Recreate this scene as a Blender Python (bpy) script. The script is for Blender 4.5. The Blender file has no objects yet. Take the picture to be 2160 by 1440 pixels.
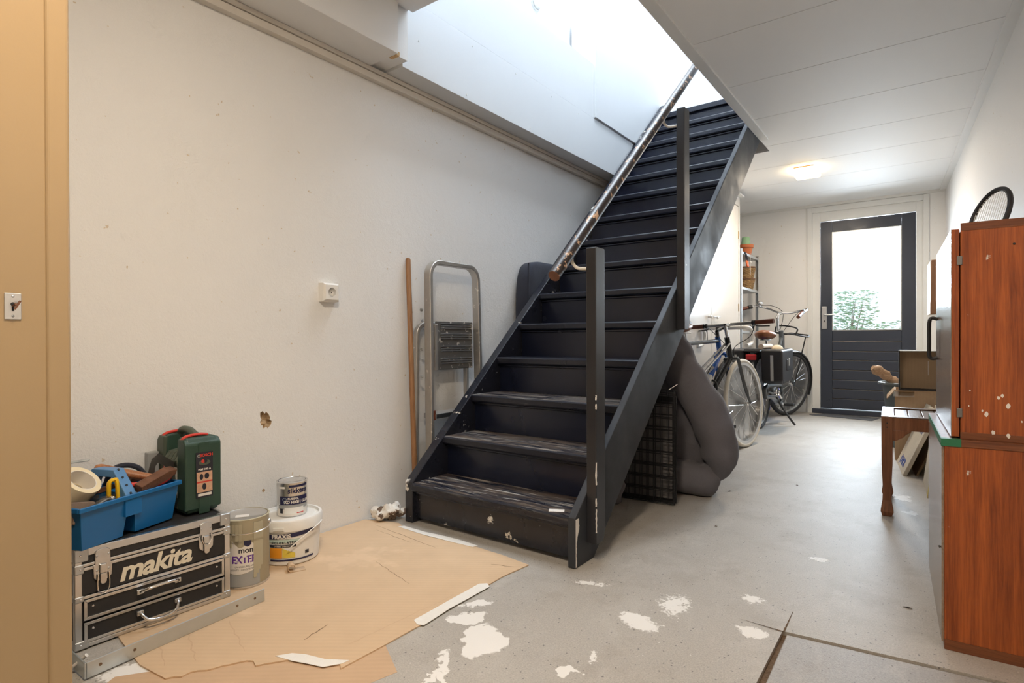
import bpy, bmesh, math, random
from mathutils import Vector, Matrix, noise
random.seed(7)
C = bpy.context.scene.collection
SC = bpy.context.scene
PI = math.pi
rad = math.radians

# ------------------------------------------------------------------ camera
cam_d = bpy.data.cameras.new('camera')
cam = bpy.data.objects.new('camera', cam_d); C.objects.link(cam)
cam_d.sensor_width = 36.0; cam_d.lens = 1193.7 / 2160 * 36; cam_d.clip_start = 0.02; cam_d.clip_end = 200
yaw, pitch, roll = .637, -.0042, -.0031
fw = Vector((-math.sin(yaw), math.cos(yaw), 0)); rt = Vector((math.cos(yaw), math.sin(yaw), 0)); up = Vector((0, 0, 1))
F_ = fw * math.cos(pitch) + up * math.sin(pitch); U_ = up * math.cos(pitch) - fw * math.sin(pitch)
R_ = rt * math.cos(roll) + U_ * math.sin(roll); U2 = U_ * math.cos(roll) - rt * math.sin(roll)
cam.matrix_world = Matrix(((R_.x, U2.x, -F_.x, 0), (R_.y, U2.y, -F_.y, 0), (R_.z, U2.z, -F_.z, .85), (0, 0, 0, 1)))
SC.camera = cam

# ------------------------------------------------------------------ world, daylight, exposure
w = bpy.data.worlds.new('sky'); SC.world = w; w.use_nodes = True
wn = w.node_tree.nodes; bg = wn['Background']
bg.inputs[0].default_value = (0.80, 0.90, 1.0, 1); bg.inputs[1].default_value = 2.0

def area(name, loc, rot, sx, sy, power, col):
    l = bpy.data.lights.new(name, 'AREA'); l.shape = 'RECTANGLE'; l.size = sx; l.size_y = sy
    l.energy = power; l.color = col
    o = bpy.data.objects.new(name, l); C.objects.link(o); o.location = loc; o.rotation_euler = rot
    return o
# daylight falling through the roof light over the stairwell
area('skylight_daylight', (-1.32, 3.1, 5.3), (0, 0, 0), 1.5, 2.9, 168, (0.80, 0.90, 1.0))
# daylight arriving at the glazed garden door
area('garden_daylight', (-.57, 7.78, 1.85), (rad(-66), 0, 0), .95, 1.3, 122, (0.80, 0.90, 1.0)).data.spread = rad(146)
SC.cycles.max_bounces = 5; SC.cycles.diffuse_bounces = 4; SC.cycles.glossy_bounces = 2; SC.cycles.transmission_bounces = 4
SC.cycles.transparent_max_bounces = 8; SC.cycles.use_adaptive_sampling = True; SC.cycles.adaptive_threshold = .09; SC.cycles.adaptive_min_samples = 10; SC.cycles.caustics_reflective = False; SC.cycles.caustics_refractive = False
SC.view_settings.view_transform = 'Standard'; SC.view_settings.look = 'None'
SC.view_settings.gamma = 1.0; SC.view_settings.use_curve_mapping = False
SC.view_settings.exposure = 0.27

# ------------------------------------------------------------------ materials
def _n(nt, t, x=0, y=0):
    n = nt.nodes.new(t); n.location = (x, y); return n
def _mix(nt, fac, a, b, mode='MIX'):
    m = _n(nt, 'ShaderNodeMix'); m.data_type = 'RGBA'; m.blend_type = mode
    for s, v in ((m.inputs[0], fac), (m.inputs[6], a), (m.inputs[7], b)):
        if hasattr(v, 'is_linked') or isinstance(v, bpy.types.NodeSocket): nt.links.new(v, s)
        elif isinstance(v, (tuple, list)): s.default_value = (*v[:3], 1)
        else: s.default_value = v
    return m.outputs[2]
def _noise(nt, vec, scale, detail=4, rough=.55, dist=0):
    n = _n(nt, 'ShaderNodeTexNoise'); n.inputs['Scale'].default_value = scale; n.inputs['Detail'].default_value = detail
    n.inputs['Roughness'].default_value = rough; n.inputs['Distortion'].default_value = dist
    if vec is not None: nt.links.new(vec, n.inputs['Vector'])
    return n.outputs[0]
def _ramp(nt, v, a, b, c0=(0, 0, 0), c1=(1, 1, 1)):
    r = _n(nt, 'ShaderNodeValToRGB'); r.color_ramp.elements[0].position = a; r.color_ramp.elements[1].position = b
    r.color_ramp.elements[0].color = (*c0, 1); r.color_ramp.elements[1].color = (*c1, 1)
    nt.links.new(v, r.inputs[0]); return r.outputs[0]
def _math(nt, op, a, b=None, clamp=False):
    m = _n(nt, 'ShaderNodeMath'); m.operation = op; m.use_clamp = clamp
    for i, v in enumerate((a, b)):
        if v is None: continue
        if isinstance(v, (int, float)): m.inputs[i].default_value = v
        else: nt.links.new(v, m.inputs[i])
    return m.outputs[0]
def _coord(nt, kind='Object', scale=(1, 1, 1), rot=(0, 0, 0)):
    t = _n(nt, 'ShaderNodeTexCoord'); m = _n(nt, 'ShaderNodeMapping')
    m.inputs['Scale'].default_value = scale; m.inputs['Rotation'].default_value = rot
    nt.links.new(t.outputs[kind], m.inputs[0]); return m.outputs[0]
def _world(nt, scale=(1, 1, 1)):
    g = _n(nt, 'ShaderNodeNewGeometry'); m = _n(nt, 'ShaderNodeMapping'); m.inputs['Scale'].default_value = scale
    nt.links.new(g.outputs['Position'], m.inputs[0]); return m.outputs[0]
def _bump(nt, h, strength, dist=.01):
    b = _n(nt, 'ShaderNodeBump'); b.inputs['Strength'].default_value = strength; b.inputs['Distance'].default_value = dist
    nt.links.new(h, b.inputs['Height']); return b.outputs[0]
def newmat(name):
    m = bpy.data.materials.new(name); m.use_nodes = True
    nt = m.node_tree; p = nt.nodes['Principled BSDF']; return m, nt, p
def mat(name, col, rough=.5, metal=0.0, spec=.5, var=0.0, vs=6, bump=0.0, bs=80, coat=0, scale=(1, 1, 1), speck=None):
    m, nt, p = newmat(name)
    p.inputs['Base Color'].default_value = (*col, 1); p.inputs['Roughness'].default_value = rough
    p.inputs['Metallic'].default_value = metal; p.inputs['Specular IOR Level'].default_value = spec
    p.inputs['Coat Weight'].default_value = coat
    if var or bump or speck:
        v = _coord(nt, 'Object', scale); c = None
        if var:
            f = _noise(nt, v, vs, 5, .6)
            c = _mix(nt, f, tuple(max(0, x * (1 - var)) for x in col), tuple(min(1, x * (1 + var)) for x in col))
        if speck:
            sc, ss, th = speck
            k = _ramp(nt, _noise(nt, v, ss, 3, .6), th, th + .03)
            c = _mix(nt, k, c if c is not None else col, sc)
        if c is not None: nt.links.new(c, p.inputs['Base Color'])
        if bump: nt.links.new(_bump(nt, _noise(nt, v, bs, 4), bump), p.inputs['Normal'])
    return m

def m_plaster(name, c, patch=.06, bump=.42, rough=.75):
    m, nt, p = newmat(name); v = _world(nt)
    big = _noise(nt, v, 1.3, 4, .6)
    col = _mix(nt, big, tuple(x * (1 - patch) for x in c), c)
    sp = _ramp(nt, _noise(nt, v, 38, 2, .5), .735, .76)
    col = _mix(nt, sp, col, tuple(x * f for x, f in zip(c, (.78, .68, .55))))
    nt.links.new(col, p.inputs['Base Color']); p.inputs['Roughness'].default_value = rough
    h1 = _noise(nt, v, 130, 3, .7); h2 = _noise(nt, v, 16, 5, .75, .5)
    h = _math(nt, 'ADD', _math(nt, 'MULTIPLY', h1, .5), h2)
    nt.links.new(_bump(nt, h, bump, .006), p.inputs['Normal']); return m

def m_wood(name, a, b, rough=.35, axis='z', sc=1.0, spec=.5, spots=None, coat=0):
    m, nt, p = newmat(name)
    s = {'z': (14, 14, .55), 'x': (.55, 14, 14), 'y': (14, .55, 14)}[axis]
    v = _coord(nt, 'Object', tuple(x * sc for x in s))
    n1 = _noise(nt, v, 2.6, 6, .7, .8); n2 = _noise(nt, v, 16, 4, .65)
    f = _math(nt, 'ADD', _math(nt, 'MULTIPLY', n1, .62), _math(nt, 'MULTIPLY', n2, .38))
    col = _ramp(nt, f, .38, .62, a, b)
    if spots:
        sc_, th = spots
        k = _ramp(nt, _noise(nt, _coord(nt, 'Object'), sc_, 3, .55), th, th + .025)
        col = _mix(nt, k, col, (.72, .68, .62))
    nt.links.new(col, p.inputs['Base Color']); p.inputs['Roughness'].default_value = rough
    p.inputs['Specular IOR Level'].default_value = spec; p.inputs['Coat Weight'].default_value = coat
    nt.links.new(_bump(nt, n2, .12, .002), p.inputs['Normal']); return m

def m_floor(name, base=(.44, .41, .37), blobs=True):
    m, nt, p = newmat(name); v = _world(nt)
    big = _noise(nt, v, .8, 4, .6)
    c = _mix(nt, _ramp(nt, big, .3, .7), tuple(x * .82 for x in base), tuple(min(1, x * 1.16) for x in base))
    fine = _noise(nt, v, 220, 4, .7)
    c = _mix(nt, .55, c, _mix(nt, _ramp(nt, fine, .3, .7), tuple(x * .6 for x in base), tuple(min(1, x * 1.35) for x in base)))
    vo = _n(nt, 'ShaderNodeTexVoronoi'); vo.inputs['Scale'].default_value = 75; nt.links.new(v, vo.inputs['Vector'])
    st = _ramp(nt, vo.outputs['Distance'], .16, .22, (1, 1, 1), (0, 0, 0))
    sel = _ramp(nt, _noise(nt, v, 60, 1), .56, .6)
    c = _mix(nt, _math(nt, 'MULTIPLY', st, sel), c, (.16, .15, .15))
    dirt = _ramp(nt, _noise(nt, v, 3.1, 8, .75), .50, .72)
    c = _mix(nt, _math(nt, 'MULTIPLY', dirt, .5), c, (.25, .20, .15))
    sc1 = _ramp(nt, _noise(nt, _world(nt, (1, .55, 1)), 7, 9, .78, .4), .52, .74)
    c = _mix(nt, _math(nt, 'MULTIPLY', sc1, .38), c, (.64, .61, .57))
    gr = _ramp(nt, _noise(nt, v, 480, 2, .6), .62, .70)
    c = _mix(nt, _math(nt, 'MULTIPLY', gr, .45), c, tuple(x * .42 for x in base))
    rough = .52
    if blobs:
        # spilled and brushed white paint with shapes of its own
        warp = _n(nt, 'ShaderNodeTexNoise'); warp.inputs['Scale'].default_value = 9; warp.inputs['Detail'].default_value = 6
        nt.links.new(v, warp.inputs['Vector'])
        wv = _n(nt, 'ShaderNodeVectorMath'); wv.operation = 'MULTIPLY_ADD'
        nt.links.new(warp.outputs[1], wv.inputs[0]); wv.inputs[1].default_value = (.13, .13, 0); nt.links.new(v, wv.inputs[2])
        wf = _n(nt, 'ShaderNodeTexNoise'); wf.inputs['Scale'].default_value = 38; wf.inputs['Detail'].default_value = 5; nt.links.new(v, wf.inputs['Vector'])
        w2 = _n(nt, 'ShaderNodeVectorMath'); w2.operation = 'MULTIPLY_ADD'; nt.links.new(wf.outputs[1], w2.inputs[0]); w2.inputs[1].default_value = (.05, .05, 0); nt.links.new(wv.outputs[0], w2.inputs[2]); wv = w2
        total = None; brn = _noise(nt, v, 70, 5, .75)
        for (x, y, rx, ry, ang, soft) in ((-1.13, 1.31, .035, .055, -.5, .15), (-1.02, 1.235, .055, .09, .5, .12), (-1.17, 1.40, .10, .03, .9, .75),
                                     (-.70, 1.60, .07, .055, .2, .5), (-.66, 1.76, .08, .16, .3, .9), (-.745, 1.24, .022, .035, .2, .12),
                                     (-.72, 1.33, .02, .05, -.2, .8), (-.415, 1.735, .045, .035, .4, .4), (-.45, 1.95, .05, .07, .2, .8),
                                     (-.95, 1.75, .10, .03, .4, .85), (-1.03, 1.06, .012, .10, .35, .5), (-.98, 1.0, .010, .10, .6, .5), (-.35, 2.45, .05, .03, .2, .8),
                                     (-.12, 3.65, .06, .10, .2, .75), (-.09, 3.35, .05, .05, .2, .7), (-1.62, .58, .10, .06, .3, .5), (-.95, .96, .04, .03, .2, .3)):
            mp = _n(nt, 'ShaderNodeMapping'); mp.vector_type = 'TEXTURE'
            mp.inputs['Location'].default_value = (x + .09, y + .09, 0); mp.inputs['Rotation'].default_value = (0, 0, ang)
            mp.inputs['Scale'].default_value = (rx, ry, 1e3); nt.links.new(wv.outputs[0], mp.inputs[0])
            ln = _n(nt, 'ShaderNodeVectorMath'); ln.operation = 'LENGTH'; nt.links.new(mp.outputs[0], ln.inputs[0])
            if soft > .3:
                br = _math(nt, 'MULTIPLY', brn, soft * 2.2)
                d = _math(nt, 'ADD', ln.outputs['Value'], br)
                k = _ramp(nt, _math(nt, 'MULTIPLY', d, .5), .66, .74, (1, 1, 1), (0, 0, 0))
            else:
                k = _ramp(nt, _math(nt, 'MULTIPLY', ln.outputs['Value'], .5), .50, .54, (1, 1, 1), (0, 0, 0))
            total = k if total is None else _math(nt, 'MAXIMUM', total, k)
        # tiny splashes, denser near the cardboard
        sp = _ramp(nt, _noise(nt, v, 55, 4, .6), .70, .725)
        zone = _ramp(nt, _noise(nt, v, 1.7, 2), .42, .62)
        sp = _math(nt, 'MULTIPLY', sp, zone)
        total = _math(nt, 'MAXIMUM', total, sp)
        c = _mix(nt, total, c, (.82, .80, .77))
    nt.links.new(c, p.inputs['Base Color']); p.inputs['Roughness'].default_value = rough
    p.inputs['Specular IOR Level'].default_value = .55
    h = _math(nt, 'ADD', fine, _math(nt, 'MULTIPLY', _noise(nt, v, 25, 4), .8))
    nt.links.new(_bump(nt, h, .18, .004), p.inputs['Normal']); return m

def m_card(name, c, ang=0.0, rough=.8, corr=110):
    m, nt, p = newmat(name); v = _world(nt)
    f = _noise(nt, v, 7, 5, .6)
    col = _mix(nt, f, tuple(x * .84 for x in c), tuple(min(1, x * 1.08) for x in c))
    sc = _coord(nt, 'Object', (1, 1, 1), (0, 0, ang))
    wv = _n(nt, 'ShaderNodeTexWave'); wv.inputs['Scale'].default_value = corr / 6.28; wv.inputs['Distortion'].default_value = .6
    nt.links.new(sc, wv.inputs['Vector'])
    col = _mix(nt, _math(nt, 'MULTIPLY', wv.outputs[0], .14), col, tuple(x * .72 for x in c))
    k = _ramp(nt, _noise(nt, v, 2.4, 5, .6), .60, .66)
    col = _mix(nt, _math(nt, 'MULTIPLY', k, .5), col, tuple(min(1, x * 1.12 + .05) for x in c))
    nt.links.new(col, p.inputs['Base Color']); p.inputs['Roughness'].default_value = rough
    nt.links.new(_bump(nt, wv.outputs[0], .10, .002), p.inputs['Normal']); return m

def m_tread(name, wear):
    m, nt, p = newmat(name); v = _coord(nt, 'Object', (1.1, 9, 3)); v2 = _coord(nt, 'Object')
    n1 = _noise(nt, v, 3.2, 6, .7, .4)
    geo = _n(nt, 'ShaderNodeNewGeometry'); sx = _n(nt, 'ShaderNodeSeparateXYZ'); nt.links.new(geo.outputs['True Normal'], sx.inputs[0])
    top = _ramp(nt, sx.outputs[2], .75, .95)
    c0 = (.010, .012, .022)
    k1 = _math(nt, 'MULTIPLY', _ramp(nt, n1, .60 - wear * .16, .80 - wear * .16), top)
    c = _mix(nt, _math(nt, 'MULTIPLY', k1, .35 + .5 * wear), c0, (.15, .105, .07))
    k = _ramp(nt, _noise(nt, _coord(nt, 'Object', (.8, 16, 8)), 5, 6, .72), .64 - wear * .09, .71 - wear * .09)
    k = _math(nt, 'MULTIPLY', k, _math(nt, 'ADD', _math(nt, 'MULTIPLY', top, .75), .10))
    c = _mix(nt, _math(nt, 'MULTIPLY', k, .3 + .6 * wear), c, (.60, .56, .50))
    nt.links.new(c, p.inputs['Base Color'])
    r = _ramp(nt, n1, .35, .7, (.20, .20, .20), (.20 + .3 * wear,) * 3); nt.links.new(r, p.inputs['Roughness'])
    nt.links.new(_bump(nt, _noise(nt, v2, 60, 3), .05, .003), p.inputs['Normal']); return m

def m_paint(name, c, rough=.28, chip=(.62, .56, .48), th=.70, cs=11, scale=(1, 1, 1), second=None):
    m, nt, p = newmat(name); v = _coord(nt, 'Object', scale)
    k = _ramp(nt, _noise(nt, v, cs, 5, .68), th, th + .02)
    col = _mix(nt, k, c, chip)
    if second:
        k2 = _ramp(nt, _noise(nt, _coord(nt, 'Object', (scale[0] * 1.3, scale[1] * 1.3, scale[2] * 1.3)), cs * .6, 6, .7), second[1], second[1] + .05)
        col = _mix(nt, k2, col, second[0])
    nt.links.new(col, p.inputs['Base Color'])
    rr = _noise(nt, _coord(nt, 'Object'), 5, 4); nt.links.new(_ramp(nt, rr, .3, .7, (rough * .8,) * 3, (min(1, rough * 1.25),) * 3), p.inputs['Roughness'])
    nt.links.new(_bump(nt, _noise(nt, _coord(nt, 'Object'), 45, 3), .05, .003), p.inputs['Normal']); return m

def m_fabric(name, c, s=900):
    m, nt, p = newmat(name); v = _coord(nt, 'Object')
    f = _noise(nt, v, 6, 4); g = _noise(nt, v, s * .35, 2)
    col = _mix(nt, f, tuple(x * .75 for x in c), tuple(min(1, x * 1.2) for x in c))
    col = _mix(nt, _math(nt, 'MULTIPLY', g, .35), col, tuple(min(1, x * 1.9) for x in c))
    nt.links.new(col, p.inputs['Base Color']); p.inputs['Roughness'].default_value = .95; p.inputs['Specular IOR Level'].default_value = .15
    p.inputs['Sheen Weight'].default_value = .12
    h = _math(nt, 'ADD', _math(nt, 'MULTIPLY', g, .15), _noise(nt, v, 18, 4))
    nt.links.new(_bump(nt, h, .3, .01), p.inputs['Normal']); return m

MT = {}
MT['wall'] = m_plaster('plaster_white', (.88, .88, .875))
MT['wall2'] = m_plaster('painted_wall', (.89, .88, .865), .04, .12, .6)
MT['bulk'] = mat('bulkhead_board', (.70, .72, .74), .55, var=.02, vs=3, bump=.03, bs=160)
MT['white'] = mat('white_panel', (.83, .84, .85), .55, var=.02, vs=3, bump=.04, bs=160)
MT['ceil'] = mat('ceiling_board', (.87, .87, .865), .65, spec=.3)
MT['trimw'] = mat('white_trim', (.80, .80, .78), .35, var=.03)
MT['trunk'] = mat('cable_trunking', (.72, .68, .62), .5, var=.05)
MT['chip'] = mat('bare_plaster', (.50, .36, .22), .9, var=.45, vs=40, bump=.6, bs=60)
MT['floor'] = m_floor('concrete_floor')
MT['slab'] = m_floor('grey_slab', (.36, .35, .34), False)
MT['dirt'] = mat('joint_dirt', (.15, .095, .055), .95, var=.5, vs=60, bump=.6, bs=90)
MT['cream'] = mat('cream_gloss', (.41, .29, .16), .22, var=.03, vs=4, bump=.02, bs=200)
MT['closet'] = mat('closet_gloss_white', (.68, .66, .63), .18, var=.02, vs=2, bump=.02, bs=12)
MT['black'] = m_paint('black_gloss_paint', (.024, .024, .028), .36, th=.745)
MT['blackr'] = m_paint('black_riser_paint', (.008, .011, .027), .22, th=.76, cs=16)
MT['blackw'] = m_paint('black_worn_paint', (.013, .014, .021), .26, th=.66, cs=12, second=((.72, .70, .66), .62))
MT['string'] = m_paint('black_stringer_paint', (.030, .033, .040), .60, th=.765, cs=8)
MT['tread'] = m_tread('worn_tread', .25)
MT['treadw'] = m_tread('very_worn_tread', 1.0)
MT['rail'] = m_paint('chipped_handrail_paint', (.030, .020, .017), .38, chip=(.62, .40, .25), th=.585, cs=24, scale=(1.5, 1, 1))
MT['railend'] = mat('handrail_end', (.16, .065, .035), .6, var=.3, vs=40)
MT['bracket'] = mat('cream_bracket', (.75, .70, .62), .4, var=.1)
MT['door'] = m_paint('door_blue_black', (.040, .048, .070), .34, th=.93, cs=9)
MT['doorwear'] = mat('door_groove_wear', (.34, .27, .20), .7, var=.4, vs=25)
MT['alu'] = mat('aluminium', (.68, .68, .68), .33, 1.0, var=.10, vs=12, bump=.03, bs=60)
MT['alud'] = mat('dull_aluminium', (.55, .53, .50), .45, .85, var=.15, vs=14, speck=((.80, .77, .72), 30, .66))
MT['ladplate'] = mat('ladder_platform', (.16, .155, .15), .5, .5, var=.2, vs=14, speck=((.70, .67, .62), 34, .60))
MT['latch'] = mat('latch_steel', (.62, .62, .62), .28, 1.0, var=.12, vs=40)
MT['chrome'] = mat('chrome', (.86, .86, .87), .10, 1.0)
MT['steel'] = mat('galvanised_steel', (.55, .57, .58), .42, .9, var=.15, vs=20)
MT['zinc'] = mat('zinc_strap', (.58, .62, .63), .4, .8, var=.12, vs=12)
MT['blk'] = mat('black_plastic', (.018, .018, .02), .5, var=.2)
MT['blkmat'] = mat('black_panel', (.022, .021, .022), .6, var=.25, vs=50)
MT['rubber'] = mat('tyre_rubber', (.03, .03, .032), .8, var=.2)
MT['whitetyre'] = mat('white_tyre', (.72, .68, .60), .7, var=.08)
MT['blue'] = mat('blue_plastic', (.008, .135, .37), .38, var=.06, vs=8)
MT['bluelt'] = mat('light_blue_plastic', (.10, .26, .52), .42, var=.1, vs=10)
MT['green'] = mat('green_plastic', (.028, .065, .045), .45, var=.10, vs=12, bump=.06, bs=300)
MT['greenl'] = mat('green_grey_plastic', (.085, .105, .075), .5, var=.10, vs=12)
MT['red'] = mat('red_plastic', (.62, .045, .03), .38)
MT['redl'] = mat('red_lamp_plastic', (.55, .02, .025), .2)
MT['yellow'] = mat('yellow_plastic', (.86, .52, .015), .38, var=.05)
MT['ink'] = mat('black_ink', (.02, .02, .03), .6)
MT['navy'] = mat('navy_ink', (.018, .018, .07), .5)
MT['purple'] = mat('purple_ink', (.14, .045, .32), .5)
MT['paper'] = mat('label_paper', (.80, .76, .71), .6, var=.04)
MT['logo'] = mat('cream_print', (.80, .74, .60), .5)
MT['whitep'] = mat('white_plastic', (.84, .83, .80), .4, var=.03)
MT['tin'] = mat('tin_can', (.66, .66, .66), .25, .9, var=.08, vs=8)
MT['olive'] = mat('grey_green_paint', (.46, .42, .30), .45, var=.06, vs=9, bump=.10, bs=20)
MT['greyink'] = mat('grey_print', (.36, .37, .37), .5, var=.05)
MT['orange'] = mat('orange_print', (.80, .32, .02), .5, var=.2, vs=14)
MT['yel2'] = mat('yellow_print', (.74, .58, .08), .5, var=.2, vs=14)
MT['mint'] = mat('mint_print', (.55, .68, .62), .5)
MT['diamond'] = mat('diamond_print', (.35, .45, .50), .4)
MT['card'] = m_card('cardboard', (.66, .47, .30), .95)
MT['card2'] = m_card('cardboard_dark', (.60, .41, .26), .9)
MT['cardbox'] = m_card('carton', (.52, .36, .22), .3)
MT['cardw'] = m_card('white_carton', (.74, .68, .58), .3)
MT['cardedge'] = mat('carton_edge', (.20, .13, .07), .9)
MT['tapew'] = mat('white_tape', (.83, .80, .75), .5, var=.06, vs=20, bump=.2, bs=60)
MT['tapec'] = mat('masking_tape', (.82, .72, .50), .55, var=.05)
MT['woodh'] = m_wood('hammer_handle_wood', (.20, .07, .03), (.46, .20, .085), .4, 'x')
MT['woodp'] = m_wood('pole_wood', (.20, .09, .035), (.40, .20, .085), .5, 'z')
MT['teak'] = m_wood('teak_veneer', (.17, .034, .008), (.44, .110, .022), .30, 'z', 1.0, .5, (26, .735))
MT['teakx'] = m_wood('teak_edge', (.11, .032, .013), (.25, .085, .03), .35, 'x')
MT['stool'] = m_wood('stool_wood', (.13, .045, .02), (.31, .125, .058), .32, 'z', .8)
MT['stoolt'] = m_wood('stool_top_wood', (.20, .14, .10), (.34, .25, .19), .22, 'y', .8)
MT['drift'] = m_wood('weathered_wood', (.30, .17, .09), (.60, .42, .28), .8, 'x')
MT['pine'] = m_wood('pine_batten', (.55, .34, .15), (.76, .55, .30), .5, 'z')
MT['rust'] = mat('rusty_iron', (.17, .075, .04), .6, .3, var=.5, vs=30, bump=.3, bs=60)
MT['iron'] = mat('tool_steel', (.24, .23, .22), .4, .9, var=.2, vs=30)
MT['mesh'] = mat('sanding_mesh', (.45, .45, .43), .7, var=.3, vs=120)
MT['leather'] = mat('saddle_leather', (.20, .075, .03), .38, var=.15)
MT['grip'] = mat('grip_leather', (.13, .038, .02), .42, var=.15)
MT['fabric'] = m_fabric('charcoal_fabric', (.140, .134, .148))
MT['fabricb'] = m_fabric('navy_grey_fabric', (.035, .038, .052))
MT['fleece'] = mat('grey_fleece', (.17, .16, .16), .95, var=.35, vs=14, bump=.5, bs=30)
MT['nylon'] = mat('black_nylon', (.022, .021, .024), .42, var=.2, vs=8, bump=.12, bs=14)
MT['reflex'] = mat('reflective_strip', (.55, .55, .54), .35, .3)
MT['bikeblk'] = mat('black_bike_paint', (.014, .014, .016), .22, coat=.4)
MT['bikegry'] = mat('grey_bike_paint', (.10, .11, .12), .28, .3, coat=.4)
MT['bikeblu'] = mat('blue_bike_paint', (.01, .10, .45), .25, coat=.5)
MT['silver'] = mat('silver_paint', (.62, .62, .62), .28, .8)
MT['bluebag'] = mat('blue_woven_bag', (.01, .045, .48), .35, var=.2, vs=20, bump=.25, bs=22)
MT['terra'] = mat('terracotta', (.50, .15, .055), .75, var=.12)
MT['mintpot'] = mat('mint_pot', (.27, .46, .27), .55, var=.06)
MT['wicker'] = m_wood('wicker', (.20, .11, .045), (.52, .34, .16), .7, 'x', .5)
MT['tub'] = mat('grey_tub_plastic', (.11, .13, .14), .4, var=.15)
MT['mat'] = mat('door_mat', (.10, .105, .115), .95, var=.3, vs=90, bump=.5, bs=150)
MT['greentape'] = mat('green_tape', (.02, .16, .075), .5, var=.15)
MT['brown'] = mat('brown_paper', (.22, .11, .055), .45, var=.15)
MT['leaf'] = mat('leaf_green', (.20, .36, .17), .6, var=.4, vs=8)
MT['bark'] = mat('bark', (.20, .14, .09), .9, var=.3)
MT['paving'] = mat('pale_paving', (.68, .64, .58), .85, var=.12, vs=4)
MT['leafdry'] = mat('dry_leaf', (.09, .05, .03), .8)
def m_emit(name, c, s):
    m, nt, p = newmat(name); p.inputs['Base Color'].default_value = (*c, 1)
    p.inputs['Emission Color'].default_value = (*c, 1); p.inputs['Emission Strength'].default_value = s; return m
MT['lamp'] = m_emit('lamp_diffuser', (1.0, .78, .46), 9.0)
def m_glass(name, tint=(.95, .97, .98), gloss=.10):
    m, nt, p = newmat(name); nt.nodes.remove(p); out = nt.nodes['Material Output']
    t = _n(nt, 'ShaderNodeBsdfTransparent'); t.inputs[0].default_value = (*tint, 1)
    g = _n(nt, 'ShaderNodeBsdfGlossy'); g.inputs['Roughness'].default_value = .08
    x = _n(nt, 'ShaderNodeMixShader'); x.inputs[0].default_value = gloss
    nt.links.new(t.outputs[0], x.inputs[1]); nt.links.new(g.outputs[0], x.inputs[2]); nt.links.new(x.outputs[0], out.inputs[0]); return m
MT['glass'] = m_glass('wired_glass')
MT['clear'] = m_glass('clear_plastic', (.9, .85, .78), .2)

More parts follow.
